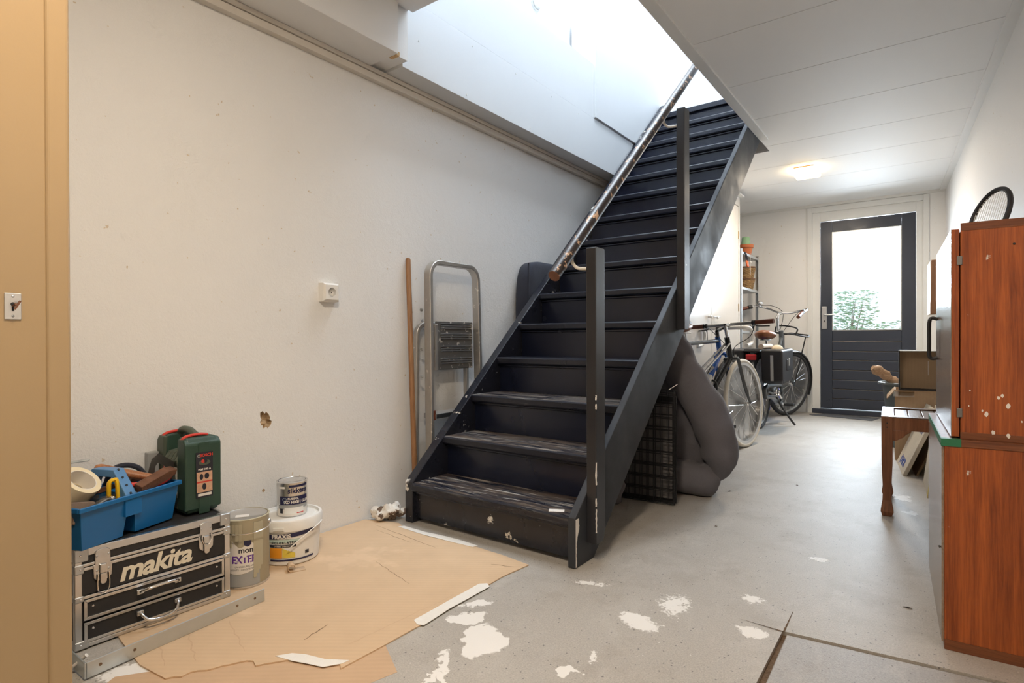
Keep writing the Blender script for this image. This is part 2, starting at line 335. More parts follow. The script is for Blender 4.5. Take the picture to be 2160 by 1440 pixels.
# ------------------------------------------------------------------ mesh builder
class MB:
    def __init__(s): s.v = []; s.f = []
    def add(s, vs, fs, mtx=None):
        b = len(s.v)
        s.v += [tuple(mtx @ Vector(p)) if mtx else tuple(p) for p in vs]
        s.f += [tuple(b + i for i in f) for f in fs]; return s
    def box(s, x0, y0, z0, x1, y1, z1, mtx=None):
        return s.add([(x0, y0, z0), (x1, y0, z0), (x1, y1, z0), (x0, y1, z0), (x0, y0, z1), (x1, y0, z1), (x1, y1, z1), (x0, y1, z1)],
                     [(3, 2, 1, 0), (4, 5, 6, 7), (0, 1, 5, 4), (1, 2, 6, 5), (2, 3, 7, 6), (3, 0, 4, 7)], mtx)
    def ext(s, pts, axis, a, b, mtx=None):
        n = len(pts)
        ar = sum(pts[i][0] * pts[(i + 1) % n][1] - pts[(i + 1) % n][0] * pts[i][1] for i in range(n))
        if ar < 0: pts = pts[::-1]
        if axis == 'x': P = lambda p, t: (t, p[0], p[1])
        elif axis == 'y': P = lambda p, t: (p[0], t, p[1]); a, b = b, a
        else: P = lambda p, t: (p[0], p[1], t)
        vs = [P(p, a) for p in pts] + [P(p, b) for p in pts]
        fs = [tuple(range(n))[::-1], tuple(range(n, 2 * n))] + [(i, (i + 1) % n, n + (i + 1) % n, n + i) for i in range(n)]
        return s.add(vs, fs, mtx)
    def tube(s, pts, r, seg=8, closed=False, cap=True, mtx=None, flat=1.0):
        pts = [Vector(p) for p in pts]; n = len(pts)
        rs = r if isinstance(r, (list, tuple)) else [r] * n
        T = []
        for i in range(n):
            if closed: t = pts[(i + 1) % n] - pts[i - 1]
            else: t = pts[min(i + 1, n - 1)] - pts[max(i - 1, 0)]
            T.append(t.normalized() if t.length > 1e-9 else Vector((0, 0, 1)))
        a = Vector((0, 0, 1)) if abs(T[0].z) < .9 else Vector((1, 0, 0))
        N = (a - T[0] * a.dot(T[0])).normalized(); vs = []; fs = []
        for i in range(n):
            N = N - T[i] * N.dot(T[i])
            if N.length < 1e-6: N = T[i].orthogonal()
            N.normalize(); B = T[i].cross(N)
            for k in range(seg):
                an = 2 * PI * k / seg
                vs.append(pts[i] + (N * math.cos(an) * flat + B * math.sin(an)) * rs[i])
        for i in range(n if closed else n - 1):
            j = (i + 1) % n
            for k in range(seg):
                l = (k + 1) % seg
                fs.append((i * seg + k, i * seg + l, j * seg + l, j * seg + k))
        if cap and not closed:
            fs.append(tuple(range(seg))[::-1]); fs.append(tuple((n - 1) * seg + k for k in range(seg)))
        return s.add(vs, fs, mtx)
    def cyl(s, p0, p1, r0, r1=None, seg=16, mtx=None):
        return s.tube([p0, p1], [r0, r0 if r1 is None else r1], seg, mtx=mtx)
    def lathe(s, prof, seg=32, c=(0, 0, 0), mtx=None, a0=0, a1=2 * PI):
        full = abs(a1 - a0 - 2 * PI) < 1e-6; n = seg if full else seg + 1; vs = []; fs = []
        for r, z in prof:
            for k in range(n):
                an = a0 + (a1 - a0) * k / seg
                vs.append((c[0] + r * math.cos(an), c[1] + r * math.sin(an), c[2] + z))
        for i in range(len(prof) - 1):
            for k in range(seg):
                l = (k + 1) % n
                fs.append((i * n + k, i * n + l, (i + 1) * n + l, (i + 1) * n + k))
        if full:
            if prof[0][0] > 1e-6: fs.append(tuple(range(n))[::-1])
            if prof[-1][0] > 1e-6: fs.append(tuple((len(prof) - 1) * n + k for k in range(n)))
        return s.add(vs, fs, mtx)
    def torus(s, c, R, r, axis='y', seg=40, rs=8, mtx=None, sq=1.0):
        pts = []
        for k in range(seg):
            a = 2 * PI * k / seg; x, y = R * math.cos(a), R * math.sin(a)
            pts.append({'y': (c[0] + x, c[1], c[2] + y), 'z': (c[0] + x, c[1] + y, c[2]), 'x': (c[0], c[1] + x, c[2] + y)}[axis])
        return s.tube(pts, r, rs, True, mtx=mtx)
    def sphere(s, c, rx, ry=None, rz=None, seg=16, rings=10, mtx=None, e=1.0):
        ry = rx if ry is None else ry; rz = rx if rz is None else rz; vs = []; fs = []
        def pw(x): return math.copysign(abs(x) ** e, x)
        for i in range(rings + 1):
            ph = -PI / 2 + PI * i / rings
            for k in range(seg):
                th = 2 * PI * k / seg
                vs.append((c[0] + rx * pw(math.cos(ph)) * pw(math.cos(th)), c[1] + ry * pw(math.cos(ph)) * pw(math.sin(th)), c[2] + rz * pw(math.sin(ph))))
        for i in range(rings):
            for k in range(seg):
                l = (k + 1) % seg; fs.append((i * seg + k, i * seg + l, (i + 1) * seg + l, (i + 1) * seg + k))
        return s.add(vs, fs, mtx)
    def warp(s, fn): s.v = [tuple(fn(Vector(p))) for p in s.v]; return s
    def build(s, name, m, parent=None, smooth=False, bevel=0, seg=2, sub=0, kind=None):
        me = bpy.data.meshes.new(name); me.from_pydata(s.v, [], s.f); me.validate(); me.update()
        if smooth:
            me.polygons.foreach_set('use_smooth', [True] * len(me.polygons))
            if not sub: me.set_sharp_from_angle(angle=rad(40))
        me.materials.append(MT[m] if isinstance(m, str) else m)
        o = bpy.data.objects.new(name, me); C.objects.link(o)
        if parent: o.parent = parent
        if bevel:
            b = o.modifiers.new('bevel', 'BEVEL'); b.width = bevel; b.segments = seg; b.limit_method = 'ANGLE'; b.angle_limit = rad(35)
        if sub:
            b = o.modifiers.new('sub', 'SUBSURF'); b.levels = sub; b.render_levels = sub
        if kind: o['kind'] = kind
        return o
def B(*a): return MB().box(*a)
def tag(o, label, cat, group=None):
    o['label'] = label; o['category'] = cat
    if group: o['group'] = group
    return o
def thing(name, label, cat, loc=(0, 0, 0), rz=0, group=None):
    o = bpy.data.objects.new(name, None); C.objects.link(o); o.empty_display_size = .05
    o.location = loc; o.rotation_euler = (0, 0, rz); return tag(o, label, cat, group)
def struct(o): o['kind'] = 'structure'; return o
def sempty(name, loc=(0, 0, 0)):
    o = bpy.data.objects.new(name, None); C.objects.link(o); o.location = loc; return struct(o)
def Mx(loc=(0, 0, 0), rx=0, ry=0, rz=0):
    return Matrix.Translation(loc) @ Matrix.Rotation(rz, 4, 'Z') @ Matrix.Rotation(ry, 4, 'Y') @ Matrix.Rotation(rx, 4, 'X')
def smooth_path(pts, n=6):
    P = [Vector(p) for p in pts]; out = []
    for i in range(len(P) - 1):
        p0 = P[max(i - 1, 0)]; p1 = P[i]; p2 = P[i + 1]; p3 = P[min(i + 2, len(P) - 1)]
        for k in range(n):
            t = k / n
            out.append(.5 * ((2 * p1) + (p2 - p0) * t + (2 * p0 - 5 * p1 + 4 * p2 - p3) * t * t + (3 * p1 - p0 - 3 * p2 + p3) * t ** 3))
    out.append(P[-1]); return out
def text_mesh(body, size, ext=.0004, off=0.0, shear=0.0, space=1.0, align='CENTER', sx=1.0):
    cu = bpy.data.curves.new('text', 'FONT'); cu.body = body; cu.size = size; cu.extrude = ext; cu.offset = off
    cu.shear = shear; cu.space_character = space; cu.align_x = align; cu.align_y = 'CENTER'; cu.resolution_u = 3
    ob = bpy.data.objects.new('text', cu); C.objects.link(ob)
    me = bpy.data.meshes.new_from_object(ob.evaluated_get(bpy.context.evaluated_depsgraph_get()))
    bpy.data.objects.remove(ob); bpy.data.curves.remove(cu)
    vs = [(v.co.x * sx, v.co.y, v.co.z) for v in me.vertices]; fs = [tuple(p.vertices) for p in me.polygons]
    bpy.data.meshes.remove(me); return vs, fs
def text_flat(name, body, size, m, parent, O, R, U, **k):
    vs, fs = text_mesh(body, size, **k); O = Vector(O); R = Vector(R).normalized(); U = Vector(U).normalized(); N = R.cross(U)
    mb = MB(); mb.add([O + R * v[0] + U * v[1] + N * v[2] for v in vs], fs); return mb.build(name, m, parent)
def text_round(name, body, size, m, parent, r, z, th, **k):
    vs, fs = text_mesh(body, size, **k); mb = MB()
    mb.add([((r + v[2]) * math.cos(th + v[0] / r), (r + v[2]) * math.sin(th + v[0] / r), z + v[1]) for v in vs], fs)
    return mb.build(name, m, parent)
def patch_round(name, m, parent, r, z0, z1, t0, t1, seg=24, t=.0004):
    mb = MB(); n = seg + 1; vs = []
    f0 = z0 if callable(z0) else (lambda a: z0); f1 = z1 if callable(z1) else (lambda a: z1)
    for rr in (r, r + t):
        for k in range(n):
            a = t0 + (t1 - t0) * k / seg; u = k / seg
            vs.append((rr * math.cos(a), rr * math.sin(a), f0(u)))
        for k in range(n):
            a = t0 + (t1 - t0) * k / seg; u = k / seg
            vs.append((rr * math.cos(a), rr * math.sin(a), f1(u)))
    fs = []
    for k in range(seg):
        o = 2 * n
        fs.append((o + k, o + k + 1, o + n + k + 1, o + n + k)); fs.append((k, n + k, n + k + 1, k + 1))
        fs.append((k, k + 1, o + k + 1, o + k)); fs.append((n + k, o + n + k, o + n + k + 1, n + k + 1))
    fs.append((0, o, o + n, n)); fs.append((seg, n + seg, o + n + seg, o + seg))
    return mb.add(vs, fs).build(name, m, parent, smooth=True)
# ================================================================== THE ROOM
XL, YB, ZC, ZU = -2.15, 7.23, 2.364, 2.82
def xr(y): return .336 - .057 * (y - 3.53)          # the right wall runs slightly askew
YF = -1.7
jx = -.342
def jy(x): return 1.783 + .118 * (x + .323)
# floor: cast slabs with open joints between them
floor = struct(MB().ext([(-2.4, YF - .2), (jx - .004, YF - .2), (jx - .004, jy(jx) + .004), (.9, jy(.9) + .004), (.9, YB + .3), (-2.4, YB + .3)], 'z', -.12, 0).build('floor', 'floor'))
MB().ext([(jx + .008, jy(jx) - .003), (.9, jy(.9) - .003), (.9, YF - .2), (jx + .075, YF - .2)], 'z', -.12, -.0035).build('slab', 'slab', floor, bevel=.003)
MB().ext([(jx - .02, jy(jx) + .02), (.9, jy(.9) + .02), (.9, YF), (jx - .02, YF)], 'z', -.14, -.012).build('joint_fill', 'dirt', floor)
def saw_cut(p, q, w):
    p = Vector(p); q = Vector(q); d = (q - p).normalized(); n = Vector((-d.y, d.x, 0)); k = 14; L = []; R = []
    for i in range(k + 1):
        t = i / k; c = p.lerp(q, t); ww = w * (1 - .85 * t) * random.uniform(.6, 1.2)
        L.append(c + n * ww); R.append(c - n * ww)
    mb = MB(); vs = [(a.x, a.y, .0012) for a in L] + [(a.x, a.y, .0012) for a in R]
    return mb.add(vs, [(i, k + 1 + i, k + 2 + i, i + 1) for i in range(k)]).build('saw_cut', 'dirt', floor)
saw_cut((-.342, 1.78, 0), (-.344, 1.93, 0), .0035); saw_cut((-.342, 1.78, 0), (-.46, 1.785, 0), .003)

# left wall, with the patch of broken plaster cut out of it
hy, hz = 1.236, .528
def wall_with_hole():
    mb = MB(); r = random.Random(3); n = 32; hole = []; rect = []
    a_, b_ = .06, .075
    for i in range(n):
        t = 2 * PI * i / n; c, s = math.cos(t), math.sin(t)
        k = 1 / max(abs(c), abs(s)); rect.append((hy + a_ * c * k, hz + b_ * s * k))
        rr = .78 + .30 * noise.noise((c * 1.7 + 3, s * 1.7, .5)) + r.uniform(-.10, .10)
        hole.append((hy + .028 * rr * c * (1 + .25 * (s < 0)), hz + .044 * rr * s))
    vs = [(XL, *p) for p in rect] + [(XL, *p) for p in hole] + [(XL - .022, hy + (p[0] - hy) * .75, hz + (p[1] - hz) * .75) for p in hole]
    fs = [(i, (i + 1) % n, n + (i + 1) % n, n + i) for i in range(n)]
    mb.add(vs, fs)
    y0, y1, z0, z1 = hy - a_, hy + a_, hz - b_, hz + b_
    for (p, q, u, v) in ((YF - .2, y0, 0, 2.95), (y1, YB + .2, 0, 2.95), (y0, y1, 0, z0), (y0, y1, z1, 2.95)):
        mb.add([(XL, p, u), (XL, q, u), (XL, q, v), (XL, p, v)], [(0, 1, 2, 3)])
    mb.add([(XL - .12, YF - .2, 0), (XL - .12, YB + .2, 0), (XL - .12, YB + .2, 2.95), (XL - .12, YF - .2, 2.95)], [(3, 2, 1, 0)])
    wl = struct(mb.build('wall_left', 'wall'))
    hb = MB(); inner = vs[2 * n:]
    hb.add(vs[n:2 * n] + inner, [(i, (i + 1) % n, n + (i + 1) % n, n + i) for i in range(n)] + [tuple(range(n, 2 * n))])
    hb.build('broken_plaster', 'chip', wl)
    hb = MB().sphere((XL - .012, hy - .006, hz - .012), .012, .018, .012, 8, 6).sphere((XL - .010, hy + .008, hz - .026), .010, .012, .012, 8, 6)
    hb.build('plaster_lump', 'chip', wl, smooth=True)
    MB().cyl((XL + .0006, 1.228, .247), (XL - .02, 1.228, .247), .0065, .004, 12).build('drill_hole', 'chip', wl)
    return wl
wall_left = wall_with_hole()
# right wall
struct(MB().ext([(xr(YF - .2), YF - .2), (xr(YB + .3), YB + .3), (xr(YB + .3) + .15, YB + .3), (xr(YF - .2) + .15, YF - .2)], 'z', 0, 2.95).build('wall_right', 'wall2'))
# wall behind the camera
struct(B(-2.4, YF - .15, 0, 1.0, YF, 2.95).build('wall_front', 'wall2'))
# far wall around the garden door
wb = MB(); d0, d1, dz = -1.10, -.04, 2.275
wb.box(-2.4, YB, 0, d0, YB + .22, 2.95); wb.box(d1, YB, 0, .6, YB + .22, 2.95); wb.box(d0, YB, dz, d1, YB + .22, 2.95)
struct(wb.build('wall_back', 'wall2'))

# ceiling: lower boards, each a panel of its own, under a solid deck
OX0, OX1, OY0, OY1 = -2.0, -1.0, 1.843, 4.93        # stairwell opening
deck = MB()
deck.box(-2.15, YF, ZC + .02, .75, OY0, ZU); deck.box(OX1, OY0, ZC + .02, .75, OY1, ZU); deck.box(-1.049, 4.61, ZC + .02, OX1, OY1, ZU); deck.box(-2.15, OY1, ZC + .02, .75, YB, ZU)
ceiling = struct(deck.build('ceiling', 'white'))
seams = [YF, -.84, -.21, .41, 1.04, 1.66, 2.285, 2.913, 3.538, 4.159, 4.794, 5.404, 6.012, 6.62, YB]
g = .0025
for a, b in zip(seams[:-1], seams[1:]):
    mb = MB(); lo, hi = a + g, b - g
    def strip(x0, y0, y1):
        if y1 - y0 > .01: mb.ext([(x0, y0), (xr(y0), y0), (xr(y1), y1), (x0, y1)], 'z', ZC, ZC + .018)
    strip(-2.15 if b <= OY0 else -1.93, lo, min(hi, OY0)); strip(OX1, max(lo, OY0), min(hi, 4.61)); strip(-1.049, max(lo, 4.61), min(hi, OY1)); strip(-2.15, max(lo, OY1), hi)
    mb.build('ceiling_panel', 'ceil', ceiling)
# corner trims
def rtrim(name, za, zb, w):
    return struct(MB().ext([(xr(YF) - w, YF), (xr(YB) - w, YB), (xr(YB), YB), (xr(YF), YF)], 'z', za, zb).build(name, 'trimw'))
rtrim('trim_1', ZC - .012, ZC, .05)
struct(B(OX1 - .045, OY0, ZC - .012, OX1 + .015, 4.604, ZC + .003).build('trim_2', 'trimw', bevel=.002))
struct(B(-2.14, YB - .012, ZC - .03, xr(YB), YB, ZC).build('trim_3', 'trimw'))
# boxed-in duct along the left wall and the bulkhead beside the stairs
duct = struct(B(XL, YF, 2.135, -1.925, 1.748, ZC + .02).build('trim_4', 'white', bevel=.002))
B(XL, 1.748, 2.150, -1.965, OY0, ZC + .3).build('duct_end', 'white', duct)
MB().box(-1.985, 1.748, 2.133, -1.935, 1.766, 2.150).build('wood_block', 'pine', duct)
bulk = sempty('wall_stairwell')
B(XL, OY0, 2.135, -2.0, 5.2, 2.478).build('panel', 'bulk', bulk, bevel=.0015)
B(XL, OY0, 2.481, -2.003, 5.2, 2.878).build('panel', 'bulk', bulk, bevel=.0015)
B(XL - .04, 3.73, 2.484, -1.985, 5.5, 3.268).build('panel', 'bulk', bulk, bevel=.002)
for (y, z) in ((1.95, 2.30), (2.35, 2.44), (2.75, 2.44), (3.15, 2.44), (3.5, 2.44), (2.3, 2.16), (2.9, 2.16), (3.76, 2.55), (3.76, 2.75), (3.76, 2.95), (3.76, 3.15)):
    MB().cyl((-1.999 if y < 3.7 else -1.984, y, z), (-1.9975 if y < 3.7 else -1.9835, y, z), .0045, seg=8).build('screw', 'trimw', bulk)
# cable trunking under the duct
tr = struct(B(XL, YF, 2.082, XL + .032, 4.6, 2.112).build('trim_5', 'trunk', bevel=.002))
B(XL, YF, 2.114, XL + .038, 4.6, 2.134).build('trunking_cover', 'trunk', tr, bevel=.002)
B(XL - .001, 3.05, 2.080, XL + .034, 3.055, 2.136).build('joint_clip', 'trunk', tr)

# upper storey seen through the stairwell
up1 = sempty('wall_upper')
B(-2.33, YF, 2.88, -2.21, YB, 5.35).build('wall_panel', 'white', up1)
B(-2.33, 6.6, ZU, 1.2, 6.75, 5.35).build('wall_panel', 'white', up1)
B(1.05, YF, ZU, 1.2, YB, 5.35).build('wall_panel', 'white', up1)
B(-2.33, YF - .15, ZU, 1.2, YF, 5.35).build('wall_panel', 'white', up1)
uc = MB(); k0, k1, q0, q1 = -2.08, -.56, 1.6, 4.6
uc.box(-2.33, YF, 5.35, 1.2, q0, 5.5); uc.box(-2.33, q1, 5.35, 1.2, YB, 5.5); uc.box(-2.33, q0, 5.35, k0, q1, 5.5); uc.box(k1, q0, 5.35, 1.2, q1, 5.5)
struct(uc.build('ceiling_upper', 'white'))
win = struct(B(k0, q0, 5.44, k1, q1, 5.45).build('window_1', 'glass'))
for a in (k0, (k0 + k1) / 2 - .02, k1 - .04): B(a, q0, 5.40, a + .04, q1, 5.46).build('window_bar', 'trimw', win)
sd = thing('smoke_detector', 'round white smoke detector on the bright upper stairwell wall', 'smoke detector', (-2.21, 3.27, 3.19))
MB().lathe([(0, .034), (.035, .034), (.046, .028), (.05, .016)], 28, mtx=Matrix.Rotation(PI / 2, 4, 'Y')).build('cover', 'whitep', sd, smooth=True)
MB().lathe([(.05, .012), (.056, .012), (.056, 0), (.05, 0)], 28, mtx=Matrix.Rotation(PI / 2, 4, 'Y')).build('base_ring', 'whitep', sd, smooth=True)

# built-in cream cupboard at the near left, with its keyhole plate
cb = sempty('door_2', (-1.35, 0, 0))
B(-.78, YF, 0, -.022, .377, 2.134).build('carcass', 'cream', cb)
B(-.03, .338, 0, 0, .377, 2.134).build('jamb', 'cream', cb, bevel=.007, seg=4)
B(-.022, -.45, .01, -.004, .3395, 2.12).build('door_leaf', 'cream', cb, bevel=.002)
B(-.022, YF, 0, 0, -.455, 2.134).build('jamb', 'cream', cb, bevel=.003)
pl = B(-.004, .278, .889, -.0018, .302, .937).build('keyhole_plate', 'alu', cb, bevel=.0006)
for z in (.895, .931): MB().sphere((-.0018, .290, z), .0013, .0025, .0025, 10, 6).build('screw', 'steel', pl, smooth=True)
MB().cyl((-.0022, .290, .917), (-.0014, .290, .917), .0035, seg=14).box(-.0022, .2882, .904, -.0014, .2918, .916).build('keyhole', 'blk', pl)
MB().cyl((-.004, .290, .912), (.012, .291, .917), .0016, seg=8).ext([(.2885, .908), (.2915, .9065), (.2995, .922), (.2965, .9235)], 'x', .008, .0105).build('key', 'rust', pl)

# ---------------------------------------------------------------- garden door
fr = struct(MB().box(-1.136, YB - .016, 0, -1.087, YB + .03, 2.33).box(-.062, YB - .016, 0, -.013, YB + .03, 2.33)
            .box(-1.087, YB - .016, 2.27, -.062, YB + .03, 2.33).build('trim_6', 'trimw', bevel=.003))
MB().box(-1.087, YB + .012, .05, -1.008, YB + .12, 2.27).box(-.122, YB + .012, .05, -.062, YB + .12, 2.27).box(-1.008, YB + .012, 2.167, -.122, YB + .12, 2.27).build('door_frame', 'trimw', fr, bevel=.002)
B(-1.095, YB - .012, 0, -.055, YB + .12, .052).build('threshold', 'door', fr, bevel=.003)
dr = sempty('door_1', (0, YB + .035, 0))
B(-1.006, 0, .058, -.893, .045, 2.164).build('stile', 'door', dr, bevel=.002)
B(-.246, 0, .058, -.124, .045, 2.164).build('stile', 'door', dr, bevel=.002)
B(-.892, .001, 2.04, -.247, .044, 2.163).build('top_rail', 'door', dr, bevel=.002)
bz = [.060, .172, .280, .383, .494, .603, .704, .815, .934]
for i in range(8):
    B(-.892, .004, bz[i] + .003, -.247, .036, bz[i + 1] - .003).build('board', 'door', dr, bevel=.004)
B(-.892, .018, .06, -.247, .03, .934).build('groove_wear', 'doorwear', dr)
MB().box(-.893, -.002, .934, -.883, .04, 2.04).box(-.256, -.002, .934, -.246, .04, 2.04).box(-.883, -.002, .934, -.256, .04, .944).box(-.883, -.002, 2.03, -.256, .04, 2.04).build('glazing_bead', 'steel', dr)
gl = B(-.884, .018, .943, -.255, .024, 2.031).build('glass_pane', 'glass', dr)
wr = MB()
for i in range(1, 40):
    x = -.884 + .629 * i / 40; wr.box(x - .0006, .0205, .943, x + .0006, .0215, 2.031)
for i in range(1, 68):
    z = .943 + 1.088 * i / 68; wr.box(-.884, .0205, z - .0006, -.255, .0215, z + .0006)
wr.build('glass_wires', 'steel', gl, kind='stuff')
hp = B(-.997, -.009, .952, -.945, 0, 1.208).build('handle_plate', 'alu', dr, bevel=.004, seg=3)
MB().tube(smooth_path([(-.965, -.008, 1.112), (-.965, -.05, 1.112), (-.95, -.058, 1.112), (-.86, -.058, 1.110)], 5), .0085, 10).build('lever', 'alu', hp, smooth=True)
MB().cyl((-.968, -.010, 1.045), (-.968, -.008, 1.045), .006, seg=12).box(-.971, -.010, 1.03, -.965, -.008, 1.045).build('keyhole', 'blk', hp)
tag(MB().ext([(-1.08, 6.985), (-.48, 6.85), (-.43, 7.12), (-.95, 7.205)], 'z', 0, .006).build('door_mat', 'mat', bevel=.002), 'thin dark grey mat on the floor in front of garden door', 'mat')

# ---------------------------------------------------------------- garden beyond the glass
struct(B(-8, YB + .22, -.25, 8, 24, -.05).build('ground_outside', 'paving'))
def shrub(name, label, x, y, h, rad_, n, seed):
    r = random.Random(seed); t = thing(name, label, 'shrub', (x, y, -.05), 0, 'shrubs in the garden'); st = MB(); lf = MB()
    for i in range(9):
        a = r.uniform(0, 2 * PI); e = Vector((math.cos(a) * rad_ * .6, math.sin(a) * rad_ * .6, h * r.uniform(.6, .95)))
        st.tube([(0, 0, 0), (e.x * .3, e.y * .3, e.z * .5), e], [.02, .014, .005], 6)
    for i in range(n):
        a = r.uniform(0, 2 * PI); q = r.random() ** .5; zz = h * (.2 + .8 * r.random())
        p = Vector((math.cos(a) * q * rad_, math.sin(a) * q * rad_, zz)); s = r.uniform(.03, .06)
        m = Matrix.Translation(p) @ Matrix.Rotation(r.uniform(0, 6), 4, 'Z') @ Matrix.Rotation(r.uniform(-1, 1), 4, 'X')
        lf.add([(-s, 0, 0), (0, -s * .4, 0), (s, 0, .01), (0, s * .4, 0)], [(0, 1, 2, 3)], m)
    st.build('stems', 'bark', t); lf.build('foliage', 'leaf', t, kind='stuff')
shrub('garden_shrub', 'taller feathery green shrub outside, left part of the door glass', -1.18, 11.6, 1.72, .46, 1700, 4)
shrub('garden_shrub', 'lower green shrub outside, right of the taller one', -.66, 13.4, 1.25, .45, 700, 9)
# ================================================================== STAIRCASE
stair = thing('staircase', 'steep black painted wooden staircase with worn treads and two posts', 'staircase', (0, 0, 0))
TY, TG, TZ, TR = 1.822, .2130, .185, .1885
NT = 14
for k in range(NT):
    y = TY + TG * k; z = TZ + TR * k
    prof = [(y + .005, z - .038), (y, z - .030), (y, z - .007), (y + .007, z), (y + TG + .05, z), (y + TG + .05, z - .038)]
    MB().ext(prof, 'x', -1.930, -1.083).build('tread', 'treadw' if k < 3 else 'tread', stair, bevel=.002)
    zb = 0.02 if k == 0 else TZ + TR * (k - 1)
    B(-1.930, y + .032, zb - (.0 if k else 0), -1.083, y + .052, z - .038).build('riser', 'blackw' if k == 0 else 'blackr', stair)
    MB().box(-1.926, y + .020, z - .052, -1.087, y + .033, z - .038).build('cove_strip', 'blackr', stair, bevel=.004)
yt = TY + TG * NT; zt = TZ + TR * NT
B(-1.930, yt + .032, zt - TR, -1.083, yt + .052, zt - .04).build('riser', 'blackr', stair)
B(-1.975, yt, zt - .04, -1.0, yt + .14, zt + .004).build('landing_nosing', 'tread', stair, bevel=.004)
sl = .887
def sprof(y0, zf, ylow, ytop): return [(y0, 0), (y0, zf), (ytop, zf + sl * (ytop - y0)), (ytop, .883 * (ytop - ylow)), (ylow, 0)]
MB().ext(sprof(1.811, .187, 1.956, 4.96), 'x', -1.085, -1.053).build('stringer', 'string', stair, bevel=.004, seg=3)
MB().ext(sprof(1.827, .187, 1.972, 4.96), 'x', -1.977, -1.928).build('stringer', 'blackw', stair, bevel=.004, seg=3)
# scuffed bare edges at the foot of the right stringer
ch = MB(); r = random.Random(5); n = 26; L = []; R = []
for i in range(n + 1):
    z = .005 + .178 * i / n; wdt = .006 + .013 * abs(noise.noise((0, 0, z * 30))) + (.018 if z > .09 else 0) * min(1, (z - .09) / .05)
    L.append((1.813, z)); R.append((1.813 + wdt + r.uniform(-.002, .002), z))
ch.add([(-1.0522, *p) for p in L] + [(-1.0522, *p) for p in R], [(i, n + 1 + i, n + 2 + i, i + 1) for i in range(n)])
ch.build('bare_edge', 'paper', stair)
tc = MB(); tc.add([(-1.083 + .004, 1.816, .1905), (-1.056, 1.816, .1905), (-1.056, 1.885, .2517), (-1.064, 1.89, .2562), (-1.067, 1.845, .2162)], [(0, 1, 2, 3, 4)])
tc.build('bare_edge', 'paper', stair)
# posts fixed to the outside of the stringer
def post(y0, y1, z0, z1):
    x0, x1 = -1.052, -1.010; c = .006
    mb = MB(); prof = [(y0, z0 + .0), (y1 - .02, z0), (y1 - .006, z0 + .02), (y1, z0 + .05), (y1, z1 - .004), (y1 - .004, z1), (y0 + .004, z1), (y0, z1 - .004)]
    mb.ext(prof, 'x', x0, x1); return mb.build('newel_post', 'black', stair, bevel=.004, seg=3)
pA = post(1.895, 1.968, .075, 1.196); pB = post(2.848, 2.924, .896, 2.035)
def chips(par, y, zs, seed):
    r = random.Random(seed); mb = MB()
    for (z, h) in zs:
        n = 10; pts = []
        for i in range(n): pts.append((-1.0095 , y + .0012, z + h * i / n))
        vs = []; 
        for i in range(n + 1):
            w1 = .002 + .004 * r.random(); vs += [(-1.0094, y - .0004, z + h * i / n), (-1.0094, y + w1, z + h * i / n)]
        mb.add(vs, [(2 * i, 2 * i + 1, 2 * i + 3, 2 * i + 2) for i in range(n)])
        vs = []
        for i in range(n + 1):
            w1 = .002 + .003 * r.random(); vs += [(-1.0094, y - .0006, z + h * i / n), (-1.0094 - w1, y - .0006, z + h * i / n)]
        mb.add(vs, [(2 * i, 2 * i + 2, 2 * i + 3, 2 * i + 1) for i in range(n)])
    mb.build('paint_chip', 'paper', par, kind='stuff')
chips(pA, 1.895, ((.30, .085), (.22, .03), (.62, .018), (.585, .02), (.12, .09)), 2)
# handrail on two brackets
hx = -1.135
def hz_(y): return 1.083 + .8755 * (y - 1.797)
rl = MB().tube([(hx, 1.80, hz_(1.80)), (hx, 3.0, hz_(3.0)), (hx, 4.25, hz_(4.25))], .0235, 20).build('handrail', 'rail', stair, smooth=True)
d = Vector((0, 1, .8755)).normalized(); e = Vector((hx, 1.80, hz_(1.80)))
MB().cyl(e - d * .0012, e + d * .002, .0225, seg=20).build('cut_end', 'railend', rl)
for yy in (1.93, 2.885, 3.9):
    z = hz_(yy); bk = MB()
    bk.tube(smooth_path([(hx, yy, z - .024), (hx + .004, yy, z - .05), (hx + .025, yy, z - .072), (hx + .055, yy, z - .078), (-1.05 if yy < 3.5 else -1.0, yy, z - .078)], 6), .0065, 10)
    bk.box(hx - .012, yy - .025, -.002, hx + .012, yy + .025, .003, Matrix.Translation((0, 0, z - .0245)) @ Matrix.Translation((0, yy, 0)) @ Matrix.Rotation(math.atan(.8755), 4, 'X') @ Matrix.Translation((0, -yy, 0)))
    bk.build('bracket', 'bracket', stair, smooth=True)
# small card lying on the lowest tread
tag(B(-.03, -.016, 0, .03, .016, .0012, ).build('paper_card', 'paper'), 'small blank grey card lying on the lowest stair tread', 'card').location = (-1.165, 1.862, .1852)
bpy.data.objects['paper_card'].rotation_euler = (0, 0, .5)

